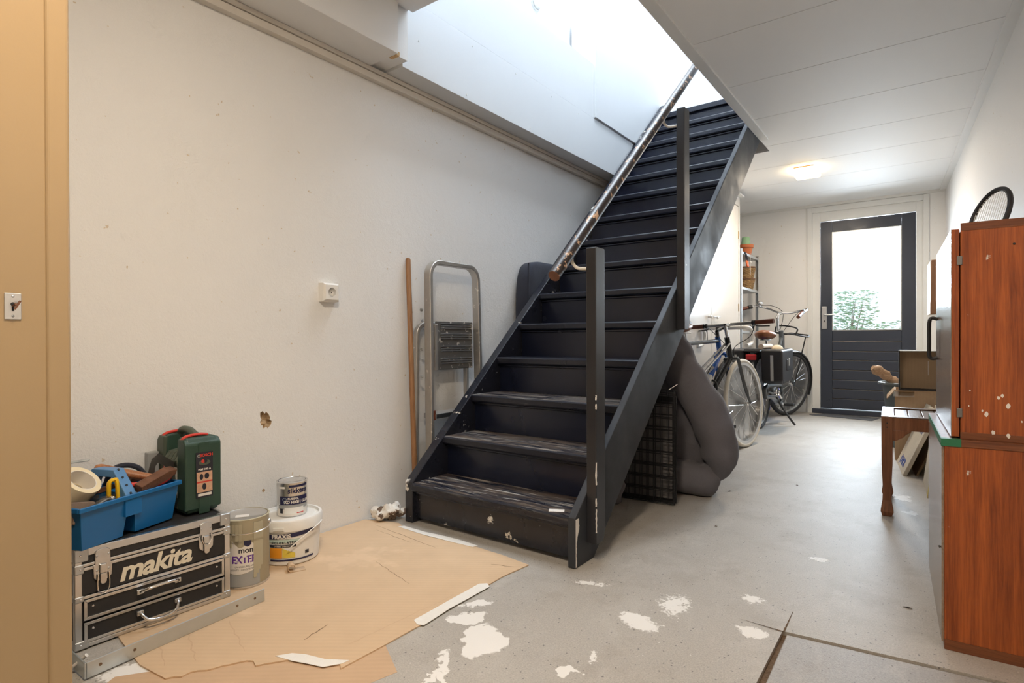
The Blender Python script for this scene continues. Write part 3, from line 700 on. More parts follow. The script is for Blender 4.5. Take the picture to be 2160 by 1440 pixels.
# ================================================================== LEFT WALL ITEMS
so = thing('wall_socket', 'white surface mounted power socket on the left wall', 'socket', (XL, 1.529, 1.058))
hs = MB(); hs.add([(0, -.043, -.043), (0, .043, -.043), (0, .043, .043), (0, -.043, .043), (.030, -.040, -.040), (.030, .040, -.040), (.030, .040, .040), (.030, -.040, .040), (.038, -.032, -.032), (.038, .032, -.032), (.038, .032, .032), (.038, -.032, .032)],
                  [(0, 1, 5, 4), (1, 2, 6, 5), (2, 3, 7, 6), (3, 0, 4, 7), (4, 5, 9, 8), (5, 6, 10, 9), (6, 7, 11, 10), (7, 4, 8, 11)])
n = 32; ring = [(.038, .0195 * math.cos(2 * PI * i / n), .0195 * math.sin(2 * PI * i / n)) for i in range(n)]
sq = []
for i in range(n):
    c, s = math.cos(2 * PI * i / n), math.sin(2 * PI * i / n); k = .032 / max(abs(c), abs(s)); sq.append((.038, c * k, s * k))
hs.add(sq + ring, [(i, (i + 1) % n, n + (i + 1) % n, n + i) for i in range(n)])
hs.build('housing', 'whitep', so, bevel=.002)
wl = MB().add(ring + [(.020, p[1], p[2]) for p in ring], [(i, (i + 1) % n, n + (i + 1) % n, n + i) for i in range(n)] + [tuple(range(n, 2 * n))]).build('well', 'whitep', so)
for s in (-1, 1): MB().cyl((.0195, s * .0095, 0), (.0212, s * .0095, 0), .0026, seg=10).build('pin_hole', 'blk', wl)
for s in (-1, 1): B(.020, -.006, s * .0185 - .003, .033, .006, s * .0185 + .003).build('earth_clip', 'steel', wl)

pole = thing('wooden_pole', 'thin brown wooden broom pole leaning against the left wall', 'pole', (-2.09, 1.975, 0))
MB().tube([(.03, .0, .004), (-.042, .022, 1.252), (-.0428, .0223, 1.262)], [.013, .013, .009], 14).build('shaft', 'woodp', pole, smooth=True)

# step ladder, folded, standing between the wall and the stair
lad = thing('step_ladder', 'paint spattered folded aluminium step ladder against the left wall', 'ladder', (-2.075, 2.26, 0))
def rail_path(y0, y1, z0, z1, xb, xt, rr):
    P = [(xb, y0, z0), (xt, y0 + .012, z1 - rr)]
    for i in range(1, 8):
        a = PI - i * PI / 16; P.append((xt, y0 + .012 + rr + rr * math.cos(a), z1 - rr + rr * math.sin(a)))
    for i in range(1, 8):
        a = PI / 2 - i * PI / 16; P.append((xt, y1 - .012 - rr + rr * math.cos(a), z1 - rr + rr * math.sin(a)))
    P += [(xt, y1 - .012, z1 - rr), (xb, y1, z0)]; return P
def strip_path(P, w, t):          # flat profile swept along a path lying in a plane of constant-ish x
    mb = MB(); P = [Vector(p) for p in P]; n = len(P); vs = []
    for i in range(n):
        T = (P[min(i + 1, n - 1)] - P[max(i - 1, 0)]).normalized(); X = Vector((1, 0, 0)); N = T.cross(X).normalized()
        for a, b in ((-w / 2, -t / 2), (w / 2, -t / 2), (w / 2, t / 2), (-w / 2, t / 2)): vs.append(P[i] + X * a + N * b)
    fs = []
    for i in range(n - 1):
        for k in range(4): l = (k + 1) % 4; fs.append((i * 4 + k, i * 4 + l, (i + 1) * 4 + l, (i + 1) * 4 + k))
    fs += [(3, 2, 1, 0), tuple((n - 1) * 4 + k for k in range(4))]
    return mb.add(vs, fs)
strip_path(rail_path(-.20, .20, .0, 1.25, .035, .012, .075), .045, .022).build('front_frame', 'alud', lad, smooth=True, bevel=.003)
strip_path(rail_path(-.235, .17, .0, .93, -.045, -.04, .06), .026, .02).build('rear_frame', 'alud', lad, smooth=True, bevel=.003)
pf = B(-.006, -.125, .69, .006, .165, .945).build('platform', 'ladplate', lad, bevel=.004)
for z0 in (.72, .785, .85, .905):
    for q in (0, .012, .024): B(.006, -.095, z0 + q, .0095, .155, z0 + q + .006).build('rib', 'alu', pf, bevel=.001)
B(-.006, -.145, .69, .02, -.125, .93).build('platform_bracket', 'alud', lad, bevel=.003)
B(-.035, -.18, .445, .055, .18, .47).build('step', 'alu', lad, bevel=.003)
B(-.035, -.18, .22, .06, .18, .245).build('step', 'alu', lad, bevel=.003)
for z in (.458, .232): B(-.002, -.192, z - .02, .05, -.176, z + .03).build('step_end_cap', 'grip', lad, bevel=.003)
for z in (.80, .66, 1.0): MB().cyl((-.01, -.221, z), (-.01, -.212, z), .008, seg=10).build('rivet', 'steel', lad)

# upright dark cushion behind the stair
cu = thing('upright_cushion', 'dark blue grey upholstered cushion wedged upright between stair and wall', 'cushion', (-2.07, 3.19, 0))
MB().sphere((0, 0, .675), .068, .29, .675, 28, 24, e=.30).build('cover', 'fabricb', cu, smooth=True)
MB().tube([(.05, -.283, .02), (.053, -.288, .6), (.05, -.283, 1.325)], .005, 6).build('piping', 'fabricb', cu, smooth=True)

# paint-clogged rag beside the stair foot
rg = MB(); rg.sphere((0, 0, .034), .075, .045, .036, 26, 16)
rg.warp(lambda p: p + Vector((.3, .3, .7)).normalized() * 0 + (p - Vector((0, 0, .03))) * .42 * noise.noise(p * 28) + Vector((0, 0, .018 * noise.noise(p * 60))))
rg.warp(lambda p: Vector((p.x, p.y, max(.001, p.z))))
rag = tag(rg.build('paint_rag', mat('stiff_rag', (.74, .70, .64), .85, var=.2, vs=20, speck=((.16, .11, .08), 22, .52)), smooth=True), 'crumpled rag stiff with white paint beside the stair foot', 'rag')
rag.location = (-2.055, 1.795, .004); rag.rotation_euler = (0, 0, .9)
# ================================================================== TOOLS AND PAINT BY THE LEFT WALL
CZ = .005                                            # top of the cardboard sheet
tb = thing('tool_chest', 'black tool chest with aluminium edges and two drawers on the cardboard', 'tool chest', (-1.869, .525, CZ), -.045 + .03)
LY, HZ, DX = .42, .274, .232
B(-DX, .004, .010, -.005, LY - .004, HZ - .004).build('body', 'blkmat', tb)
def bars(nm, lst, m='alu', bv=.002):
    for b in lst: B(*b).build(nm, m, tb, bevel=bv)
# aluminium edging of front, top and sides
bars('edge_profile', [(-.016, 0, .252, .002, LY, HZ), (-.006, .016, .212, .003, LY - .016, .221), (-.006, .016, .223, .003, LY - .016, .232),
                      (-.006, .016, .134, .003, LY - .016, .143), (-.016, 0, 0, .002, LY, .012), (-.016, 0, .012, .002, .017, .252), (-.016, LY - .017, .012, .002, LY, .252),
                      (-DX, 0, .256, -DX + .016, LY, HZ), (-DX, 0, .256, -.016, .016, HZ), (-DX, LY - .016, .256, -.016, LY, HZ), (-DX, 0, 0, -DX + .016, .016, .256),
                      (-DX, LY - .016, 0, -DX + .016, LY, .256), (-DX, 0, 0, -.016, .016, .014), (-DX, LY - .016, 0, -.016, LY, .014)])
B(-.006, .017, .145, -.001, LY - .017, .211).build('front_panel', 'blkmat', tb)
B(-.006, .017, .233, -.001, LY - .017, .251).build('lid_panel', 'blkmat', tb)
for z0, z1 in ((.076, .132), (.014, .070)):
    dw = B(-.008, .020, z0, .001, LY - .020, z1).build('drawer', 'blkmat', tb)
    w = .008
    fm = MB().ext([(.020, z0), (LY - .020, z0), (LY - .020 - w, z0 + w), (.020 + w, z0 + w)], 'x', -.004, .005)
    fm.ext([(.020, z1), (.020 + w, z1 - w), (LY - .020 - w, z1 - w), (LY - .020, z1)], 'x', -.004, .005)
    fm.ext([(.020, z0), (.020 + w, z0 + w), (.020 + w, z1 - w), (.020, z1)], 'x', -.004, .005)
    fm.ext([(LY - .020, z0), (LY - .020, z1), (LY - .020 - w, z1 - w), (LY - .020 - w, z0 + w)], 'x', -.004, .005)
    fm.build('drawer_frame', 'alu', dw, bevel=.001)
    for y in (.042, LY - .042): MB().sphere((.001, y, (z0 + z1) / 2 + .006), .002, .0035, .0035, 10, 6).build('rivet', 'chrome', dw, smooth=True)
    zc = (z0 + z1) / 2 + .006; dz = .010 if z0 > .05 else -.020
    for y in (.155, .257): B(.001, y - .009, zc - .007, .012, y + .009, zc + .007).build('handle_mount', 'alu', dw, bevel=.002)
    hn = MB().tube(smooth_path([(.010, .155, zc), (.018, .158, zc + dz * .3), (.030, .172, zc + dz), (.032, .206, zc + dz * 1.25), (.030, .240, zc + dz), (.018, .254, zc + dz * .3), (.010, .257, zc)], 6), .0045, 10)
    hn.build('pull_handle', 'chrome', dw, smooth=True)
for y in (.206,): MB().sphere((.003, y, .138), .002, .003, .003, 8, 6).build('rivet', 'steel', tb, smooth=True)
# corner guards
for y in (0, LY):
    s = 1 if y == 0 else -1
    for z0, z1 in ((.238, .276), (-.001, .022), (.205, .232), (.128, .145)):
        a, b = sorted((y - s * .0015, y + s * (.032 if z0 in (.238, -.001) else .022)))
        cg = B(-.026, a, z0, .0045, b, z1).build('corner_guard', 'steel', tb, bevel=.004, seg=3)
        MB().sphere((.0045, y + s * .013, (z0 + z1) / 2), .0015, .003, .003, 8, 6).build('rivet', 'chrome', cg, smooth=True)
# latches
for y in (.064, .343):
    lt = MB().ext([(y - .021, .185), (y - .023, .222), (y - .019, .222), (y - .018, .258), (y - .008, .264), (y + .008, .264), (y + .018, .258), (y + .019, .222), (y + .023, .222), (y + .021, .185), (y + .012, .176), (y - .012, .176)], 'x', .0015, .006).build('latch', 'latch', tb, bevel=.0015)
    MB().box(.006, y - .009, .196, .012, y + .009, .222).build('latch_catch', 'latch', lt, bevel=.003)
    MB().ext([(y - .008, .196), (y + .008, .196), (y + .008, .172), (y + .004, .166), (y - .004, .166), (y - .008, .172)], 'x', .009, .012).build('latch_tongue', 'latch', lt, bevel=.002)
    dpz = .142 if y < .2 else .196
    z_hi = .215 if y < .2 else .246
    MB().tube(smooth_path([(.010, y - .013, z_hi - .02), (.011, y - .014, dpz + .016), (.012, y - .006, dpz), (.012, y + .006, dpz), (.011, y + .014, dpz + .016), (.010, y + .013, z_hi - .02)], 5), .0018, 8).build('wire_loop', 'chrome', lt, smooth=True)
    for q in (-.014, .014):
        for zz in (.205, .245): MB().sphere((.006, y + q, zz), .0012, .003, .003, 8, 6).build('rivet', 'steel', lt, smooth=True)
text_flat('lettering', 'makita', .077, 'logo', tb, (-.0008, .203, .1775), (0, 1, 0), (0, 0, 1), off=.0022, shear=.22, space=.95, ext=.0006)

# blue tool caddy, overhanging the front of the chest
cz = CZ + .276
cd = thing('tool_caddy', 'bright blue plastic tool caddy full of hand tools on the chest', 'caddy', (-1.8785, .6765, cz), math.atan2(.93, -.367))
def open_bin(mb, x0, x1, y0, y1, z0, z1, tp, t=.003):
    o = [(x0 + tp, y0 + tp, z0), (x1 - tp, y0 + tp, z0), (x1 - tp, y1 - tp, z0), (x0 + tp, y1 - tp, z0), (x0, y0, z1), (x1, y0, z1), (x1, y1, z1), (x0, y1, z1)]
    i = [(x0 + tp + t, y0 + tp + t, z0 + t), (x1 - tp - t, y0 + tp + t, z0 + t), (x1 - tp - t, y1 - tp - t, z0 + t), (x0 + tp + t, y1 - tp - t, z0 + t),
         (x0 + t, y0 + t, z1), (x1 - t, y0 + t, z1), (x1 - t, y1 - t, z1), (x0 + t, y1 - t, z1)]
    fs = [(3, 2, 1, 0), (0, 1, 5, 4), (1, 2, 6, 5), (2, 3, 7, 6), (3, 0, 4, 7), (8, 9, 10, 11), (8, 12, 13, 9), (9, 13, 14, 10), (10, 14, 15, 11), (11, 15, 12, 8),
          (4, 5, 13, 12), (5, 6, 14, 13), (6, 7, 15, 14), (7, 4, 12, 15)]
    return mb.add(o + i, fs)
W = .205
open_bin(MB(), -.160, -.012, .004, W - .004, 0, .118, .014).build('bin', 'blue', cd, bevel=.003, seg=3)
open_bin(MB(), .000, .160, .004, W - .004, 0, .118, .014).build('bin', 'blue', cd, bevel=.003, seg=3)
B(-.030, .002, .058, .022, .010, .118).build('bridge', 'blue', cd)
rm = MB()
rm.box(-.166, -.002, .106, .166, .006, .120).box(-.166, W - .006, .106, .166, W + .002, .120).box(-.166, .006, .106, -.158, W - .006, .120).box(.158, .006, .106, .166, W - .006, .120)
rm.build('rim', 'blue', cd, bevel=.003, seg=3)
hp_ = MB(); y0, y1 = .006, W - .006
out = [(y0, .105), (.062, .188), (W - .062, .188), (y1, .105)]
inn = [(y1 - .035, .105), (W - .068, .166), (.068, .166), (y0 + .035, .105)]
hp_.ext(out + inn, 'x', -.018, .016)
hd = hp_.build('centre_handle', 'bluelt', cd, bevel=.002)
for k in range(4):
    yy = .016 + .015 * k; zz = .105 + (yy - .006) * 83 / 56
    MB().cyl((-.002, yy - .0016, zz + .0010), (-.002, yy + .002, zz - .0016), .0034, seg=12).build('rivet_hole', 'blk', hd)

def solo(mb, name, m, label, cat, smooth=False, bevel=0, group=None, **k):
    xs = [v[0] for v in mb.v]; ys = [v[1] for v in mb.v]; zs = [v[2] for v in mb.v]
    c = Vector(((min(xs) + max(xs)) / 2, (min(ys) + max(ys)) / 2, min(zs)))
    mb.v = [tuple(Vector(v) - c) for v in mb.v]
    o = mb.build(name, m, None, smooth, bevel, **k); o.location = c; return tag(o, label, cat, group)
# claw-less joiner's hammer
hm = thing('hammer', 'old hammer with brown wooden handle and rusty square head in caddy', 'hammer', (-1.97, .70, .36))
MB().tube([(-.062, -.075, .104), (-.055, -.066, .101), (-.02, -.02, .085), (.03, .05, .062), (.045, .068, .054)], [.012, .0175, .016, .013, .011], 14, flat=.85).build('handle', 'woodh', hm, smooth=True)
Hm = Matrix.Translation((.046, .050, .062)) @ Matrix.Rotation(rad(111), 4, 'Z') @ Matrix.Rotation(rad(-14), 4, 'Y') @ Matrix.Rotation(rad(20), 4, 'X')
MB().ext([(-.065, -.013), (.035, -.016), (.062, -.010), (.066, .006), (.035, .016), (-.065, .013)], 'y', -.014, .014, Hm).build('head', 'rust', hm, bevel=.002)
# roll of masking tape
tp = thing('tape_roll', 'cream roll of masking tape lying on top of the caddy', 'tape', (-1.935, .553, .393))
Tm = Matrix.Translation((0, 0, .048)) @ Matrix.Rotation(rad(38), 4, 'Y') @ Matrix.Rotation(rad(-22), 4, 'X')
MB().lathe([(.036, -.022), (.050, -.022), (.050, .022), (.036, .022), (.036, -.022)], 40, mtx=Tm).build('tape', 'tapec', tp, smooth=True)
MB().lathe([(.0345, -.0222), (.0365, -.0222), (.0365, .0222), (.0345, .0222), (.0345, -.0222)], 40, mtx=Tm).build('core', 'paper', tp, smooth=True)
solo(MB().tube(smooth_path([(-1.898, .616, .345), (-1.900, .616, .425), (-1.902, .620, .442), (-1.901, .629, .446), (-1.898, .636, .438), (-1.893, .638, .345)], 5), .0055, 8, flat=1.9), 'plastic_clip', 'yellow', 'yellow plastic clip handle sticking out of the caddy', 'clip', True)
b_ = MB().ext([(-.03, 0), (.028, 0), (.036, .03), (.03, .05), (-.03, .062)], 'y', -.012, .012, Mx((-1.862, .545, .352), rx=rad(-18), rz=rad(100)))
solo(b_, 'sanding_block', mat('sanding_block', (.20, .145, .11), .9, var=.3, vs=40), 'brown felt sanding block at the near corner of the caddy', 'sanding block', bevel=.004)
np_ = thing('nail_plane', 'black steel plane with shiny rounded end in caddy', 'hand plane', (-1.872, .588, .345))
MB().ext([(-.035, .0), (.035, 0), (.034, .05), (.012, .056), (-.034, .042)], 'y', -.011, .011, Mx((0, 0, .004), rz=rad(110))).build('body', 'iron', np_, bevel=.004, seg=3)
MB().sphere((-.010, .030, .052), .009, .009, .009, 14, 10).build('end_knob', 'chrome', np_, smooth=True)
solo(MB().box(-.03, -.012, 0, .03, .012, .066, Mx((-1.915, .600, .345), rx=.25, rz=rad(105))), 'clear_blister', 'clear', 'crumpled clear plastic packet under the tape roll', 'packet', bevel=.002)
# sheet metal try-square with a hole
sq_ = MB(); O = [(-.055, -.02), (.05, -.028), (.055, .012), (.005, .062), (-.02, .05)]; I = [(-.02, -.004), (.024, -.008), (.018, .014), (-.002, .032), (-.012, .024)]
n = 5; vs = [(p[0], t, p[1]) for t in (-.001, .001) for p in O] + [(p[0], t, p[1]) for t in (-.001, .001) for p in I]
fs = []
for i in range(n):
    j = (i + 1) % n; fs += [(i, j, 2 * n + j, 2 * n + i), (n + j, n + i, 3 * n + i, 3 * n + j), (j, i, n + i, n + j), (2 * n + i, 2 * n + j, 3 * n + j, 3 * n + i)]
sq_.add(vs, fs, Mx((-2.0, .79, .425), ry=rad(-8), rz=rad(105)))
solo(sq_, 'saw_plate', 'iron', 'grey steel plate with a curved cut-out behind the hammer head', 'tool')
pr = thing('pliers', 'red handled pliers lying under the hammer in caddy', 'pliers', (-1.955, .745, .365))
MB().tube(smooth_path([(.035, -.080, .055), (.02, -.03, .046), (.0, .02, .044), (-.005, .04, .042)], 5), .0075, 10).build('grip', 'red', pr, smooth=True)
MB().tube(smooth_path([(.028, .0, .036), (.02, .03, .043), (-.002, .055, .048), (-.02, .062, .046)], 5), .0075, 10).build('grip', 'red', pr, smooth=True)
MB().box(-.02, -.012, 0, .02, .012, .01, Mx((-.015, .045, .036), rz=.9)).build('jaw', 'iron', pr, bevel=.003)
solo(MB().box(-.055, -.05, 0, .055, .05, .05, Mx((-2.003, .712, .318), rz=rad(111.5))), 'sanding_mesh', 'mesh', 'folded grey sanding mesh filling the right bin of caddy', 'sanding mesh', bevel=.004)
solo(MB().tube(smooth_path([(-2.05, .655, .40), (-2.052, .675, .445), (-2.05, .71, .455), (-2.04, .745, .44), (-2.03, .765, .40)], 5), .008, 8), 'clamp', MT['fabricb'], 'dark blue clamp handle behind the hammer handle', 'clamp', True)
solo(MB().box(-.07, -.006, 0, .07, .006, .012, Mx((-1.985, .665, .405), ry=-.1, rz=rad(100))).box(-.012, -.006, -.05, .0, .006, .01, Mx((-1.97, .68, .40), ry=.3, rz=rad(100))), 'rusty_file', 'rust', 'rusty file lying under the wooden hammer handle', 'file')
# steel angle bracket standing behind the tape
ab = MB().ext([(-.05, 0), (.055, 0), (.062, .012), (.055, .024), (-.05, .024)], 'z', .0, .004, Mx((-2.075, .565, .480), ry=0, rz=rad(88)))
ab.box(-.012, -.002, -.200, .012, .002, .002, Mx((-2.095, .545, .480), rx=rad(-12), rz=rad(88)))
solo(ab, 'angle_bracket', 'zinc', 'galvanised steel angle bracket standing up behind the tape roll', 'bracket', bevel=.001)

# green power tool case
gc = thing('power_tool_case', 'dark green plastic sander case with red latches on the chest', 'tool case', (-1.937, .840, cz))
D, Wd, Hh = .205, .112, .248
sh = MB().ext([(0, .008), (0, Hh - .018), (-.012, Hh), (-.060, Hh), (-.064, .178), (-D + .058, .178), (-D + .052, Hh), (-D + .012, Hh), (-D, Hh - .018), (-D, .008), (-D + .01, 0), (-.01, 0)], 'y', .006, Wd - .006)
gb = sh.build('shell', 'green', gc, bevel=.006, seg=3)
MB().ext([(.003, .012), (.003, Hh - .02), (-.012, Hh - .004), (-.052, Hh - .004), (-.054, .165), (-.052, .012)], 'y', -.002, .056).build('half_shell', 'green', gc, bevel=.005, seg=3)
MB().ext([(.003, .012), (.003, Hh - .02), (-.012, Hh - .004), (-.052, Hh - .004), (-.054, .165), (-.052, .012)], 'y', .058, Wd + .002).build('half_shell', 'green', gc, bevel=.005, seg=3)
MB().ext([(-D + .052, .012), (-D + .052, Hh - .004), (-D + .012, Hh - .004), (-D - .002, Hh - .02), (-D - .002, .012)], 'y', -.002, Wd + .002).build('half_shell', 'greenl', gc, bevel=.005, seg=3)
B(-D + .05, -.001, .012, -.053, .010, .166).build('side_panel', 'greenl', gc, bevel=.003)
for k in range(4):
    x = -D + .060 + .026 * k
    MB().ext([(-.002, .150), (-.006, .172), (.010, .196), (.040, .200), (.060, .19), (.060, .165)], 'x', x, x + .018).build('hinge_rib', 'greenl', gc, bevel=.003)
B(-D + .055, .045, .172, -.062, .075, .192).build('grip_well', 'greyink', gc, bevel=.004)
MB().tube(smooth_path([(-D + .042, Wd / 2, Hh - .012), (-D + .055, Wd / 2, Hh + .010), (-.10, Wd / 2, Hh + .014), (-.064, Wd / 2, Hh + .004), (-.050, Wd / 2, Hh - .012)], 6), .0125, 12).build('carry_handle', 'greenl', gc, smooth=True)
for x in (-.034, -D + .030):
    MB().tube(smooth_path([(x, .004, Hh - .008), (x, .02, Hh + .003), (x, .06, Hh + .006), (x, .085, Hh + .002)], 5), .0085, 10, flat=.6).build('latch', 'red', gc, smooth=True)
MB().box(.003, .040, -.002, .0065, .074, Hh - .016).build('end_rib', 'green', gc, bevel=.002)
st = B(.0066, .030, .050, .0078, .084, .200).build('sticker', 'ink', gc)
text_flat('lettering', 'BOSCH', .013, 'red', st, (.0080, .063, .189), (0, 1, 0), (0, 0, 1), off=.0004, ext=.0002)
MB().lathe([(.0035, 0), (.0045, 0), (.0045, .0003), (.0035, .0003), (.0035, 0)], 16, mtx=Matrix.Translation((.0079, .039, .189)) @ Matrix.Rotation(PI / 2, 4, 'Y')).build('round_emblem', 'paper', st)
text_flat('lettering', 'PSM 100 A', .009, 'paper', st, (.0080, .057, .143), (0, 1, 0), (0, 0, 1), off=.0003, ext=.0002)
MB().sphere((.0079, .057, .165), .0008, .019, .009, 16, 8).build('sander_picture', 'greenl', st); MB().sphere((.0085, .053, .170), .0006, .007, .006, 12, 8).build('sander_picture', 'red', st)
MB().sphere((.0086, .060, .171), .0006, .006, .008, 12, 8).build('sander_picture', 'ink', st)
skin = mat('photo_print', (.62, .38, .25), .5, var=.4, vs=60)
B(.0078, .032, .104, .0081, .082, .135).build('photo', skin, st); B(.0078, .032, .068, .0081, .082, .0995).build('photo', skin, st); B(.0078, .032, .0995, .0082, .082, .104).build('red_band', 'red', st)
MB().sphere((.0083, .047, .119), .0004, .006, .010, 10, 6).sphere((.0083, .064, .120), .0004, .008, .010, 10, 6).sphere((.0083, .056, .086), .0004, .007, .011, 10, 6).build('photo_tool', 'ink', st)
B(.0078, .036, .0555, .0081, .079, .064).build('bar_label', 'paper', st)
text_flat('lettering', 'BOSCH', .026, 'red', gc, (-.115, -.0016, .137), (1, 0, 0), (0, 0, 1), off=.0006, ext=.0003)
MB().lathe([(.006, 0), (.008, 0), (.008, .0003), (.006, .0003), (.006, 0)], 18, mtx=Matrix.Translation((-.158, -.0014, .142)) @ Matrix.Rotation(PI / 2, 4, 'X')).build('round_emblem', 'paper', gc)
MB().ext([(-.085, .150), (-.056, .150), (-.056, .05), (-.060, .09), (-.07, .13)], 'y', -.0018, -.001).build('white_print', 'paper', gc)
solo(B(-2.146, .800, cz, -2.118, .836, cz + .19), 'foam_pad', 'greyink', 'grey sponge pad pinched between green case and wall', 'sponge', bevel=.004)

# ---------------------------------------------------------------- paint cans
def facing(x, y): return math.atan2(-y, -x)
cx, cy = -1.942, 1.040; th = facing(cx, cy)
pc = thing('paint_can', 'grey-green dripped paint can with purple lettering beside tool chest', 'paint can', (cx, cy, CZ)); r = .078; h = .232
MB().lathe([(r - .002, 0), (r, .004), (r, h - .004), (r + .002, h), (r - .003, h + .002), (r - .006, h - .004), (0, h - .005)], 48).build('body', 'olive', pc, smooth=True)
MB().lathe([(r + .0008, .0), (r + .0014, .003), (r + .0008, .007), (r, .007), (r, 0)], 48).build('bottom_rim', 'tin', pc, smooth=True)
MB().lathe([(r - .012, h - .003), (r - .006, h + .001), (r - .005, h - .003), (0, h - .0035)], 48).build('lid', 'tin', pc, smooth=True)
B(-.022, -.014, h - .003, .022, .014, h - .0022, Mx((.005, -.012, 0), rz=1.0)).build('lid_label', 'paper', pc)
patch_round('label', 'paper', pc, r + .0003, lambda u: .062 - .012 * math.sin(PI * u), lambda u: .168 - .03 * u + .012 * math.sin(9 * u), th - .95, th + .42)
patch_round('label', 'greyink', pc, r + .0003, .008, lambda u: .060 - .012 * math.sin(PI * min(1, u * 1.2)), th - .95, th + .62)
patch_round('label', 'navy', pc, r + .0006, lambda u: .150 - .008 * math.sin(PI * u), .162, th - .05, th + .25)
patch_round('label', 'redl', pc, r + .0006, .143, .168, th - .93, th - .72)
text_round('lettering', 'mono', .026, 'ink', pc, r + .0006, .130, th + .12, off=.0006, ext=.0003)
text_round('lettering', 'EXTER', .034, 'purple', pc, r + .0006, .098, th - .04, off=.0012, ext=.0003, sx=.80)
text_round('lettering', 'LANGDURIG WEERB', .0085, 'ink', pc, r + .0006, .075, th + .08, ext=.0002)
text_round('lettering', 'RESISTE LONGTEMPS AU', .0085, 'ink', pc, r + .0006, .065, th - .02, ext=.0002)
for k in range(9):      # runs of dried paint below the rim and a broad drip on the right
    a = th + .40 + .10 * k if k < 4 else th - .75 + .14 * (k - 4); L = (.20 - .012 * k) if k < 4 else (.05 + .02 * ((k * 7) % 3))
    patch_round('paint_run', 'olive', pc, r + .001, h - L, h - .012, a - .065, a + .065, 4, .0016)
for s in (-1, 1): MB().sphere((r * math.cos(th + s * 1.35), r * math.sin(th + s * 1.35), h - .028), .008, .008, .008, 10, 8).build('bail_ear', 'tin', pc, smooth=True)
pts = []
for k in range(13):
    a = th - 1.35 + 2.7 * k / 12; q = math.sin(PI * k / 12); pts.append(((r + .007 + .018 * q) * math.cos(a), (r + .007 + .018 * q) * math.sin(a), h - .028 - .012 * q))
MB().tube(smooth_path(pts, 3), .0016, 6).build('wire_bail', 'chrome', pc, smooth=True)

bx_, by_ = -2.016, 1.262; th = facing(bx_, by_)
bk = thing('paint_bucket', 'white plastic wall-paint bucket with orange and yellow print', 'bucket', (bx_, by_, CZ)); r0, r1, h = .104, .113, .150
MB().lathe([(r0 - .004, 0), (r0, .004), (r1, h), (r1 - .003, h), (r0 - .004, .006), (0, .006)], 56).build('body', 'whitep', bk, smooth=True)
MB().lathe([(r1 + .002, h - .022), (r1 + .006, h - .02), (r1 + .006, h + .014), (r1 + .002, h + .020), (r1 - .006, h + .020), (r1 - .010, h + .010), (r1 - .018, h + .008), (r1 - .024, h + .014), (r1 - .034, h + .014), (0, h + .013)], 56).build('lid', 'whitep', bk, smooth=True)
B(r1 + .005, -.02, h - .014, r1 + .010, .02, h - .002, Matrix.Rotation(th - .35, 4, 'Z')).build('tear_tab', 'whitep', bk, bevel=.001)
def rz_(z): return r0 + (r1 - r0) * z / h + .0006
patch_round('label', 'navy', bk, rz_(.118), lambda u: .100 + .015 * u, lambda u: .118 + .010 * u, th - .72, th + .86, 30)
patch_round('label', 'mint', bk, rz_(.10), lambda u: .088, lambda u: .100, th - .72, th + .30, 20)
patch_round('label', 'ink', bk, rz_(.08), .0705, .080, th - .72, th + .18, 16)
patch_round('label', 'orange', bk, rz_(.055), .030, .068, th - .72, th - .28, 12); patch_round('label', 'yel2', bk, rz_(.055), lambda u: .031, lambda u: .067 - .02 * u, th - .27, th + .15, 12)
patch_round('label', 'navy', bk, rz_(.024), .018, .024, th - .72, th + .86, 30)
patch_round('label', 'ink', bk, rz_(.05), .036, .048, th + .50, th + .64, 4)
text_round('lettering', 'PRAXIS', .022, 'paper', bk, rz_(.118) + .002, .1115, th - .30, off=.0010, ext=.0003)
text_round('lettering', 'COLORLATEX', .012, 'ink', bk, rz_(.10) + .002, .0885, th - .22, off=.0003, ext=.0002, space=1.25)
text_round('lettering', 'DUBBEL DEKKEND', .0075, 'paper', bk, rz_(.08) + .002, .0752, th - .24, ext=.0002, space=1.1)
pts = []
for k in range(15):
    a = th + 1.25 - 1.35 * k / 14; q = math.sin(PI * k / 14); pts.append(((r1 + .008 + .004 * q) * math.cos(a), (r1 + .008 + .004 * q) * math.sin(a), h - .012 - .075 * k / 14 + .02 * q))
MB().tube(smooth_path(pts, 3), .0022, 6).build('bail', 'whitep', bk, smooth=True)

sx_, sy_ = -2.020, 1.272; th = facing(sx_, sy_); zb = CZ + h + .0145
sk = thing('varnish_tin', 'small silver tin with dark blue band standing on the white bucket', 'tin', (sx_, sy_, zb)); r = .056; h2 = .130
MB().lathe([(r - .001, 0), (r, .003), (r, h2 - .004), (r + .002, h2), (r - .003, h2 + .002), (r - .006, h2 - .004), (0, h2 - .004)], 48).build('body', 'tin', sk, smooth=True)
MB().lathe([(r - .012, h2 - .003), (r - .007, h2 + .0005), (r - .006, h2 - .003), (0, h2 - .0035)], 48).build('lid', 'tin', sk, smooth=True)
patch_round('label', 'paper', sk, r + .0002, .004, .030, th - 1.1, th + 1.2, 30); patch_round('label', 'greyink', sk, r + .0004, .030, .044, th - 1.0, th + 1.2, 30)
patch_round('label', 'navy', sk, r + .0004, .046, .078, th - .85, th + 1.2, 30); patch_round('label', 'navy', sk, r + .0004, .113, .121, th - .20, th + 1.2, 20)
patch_round('label', 'whitep', sk, r + .0006, .012, .036, th - .50, th + .80, 20); patch_round('bar_code', 'ink', sk, r + .0006, .014, .032, th - .85, th - .62, 6)
patch_round('label', 'red', sk, r + .0007, .012, .0155, th + .30, th + .80, 10)
patch_round('label', 'whitep', sk, r + .0006, .108, .116, th - .92, th - .48, 6)
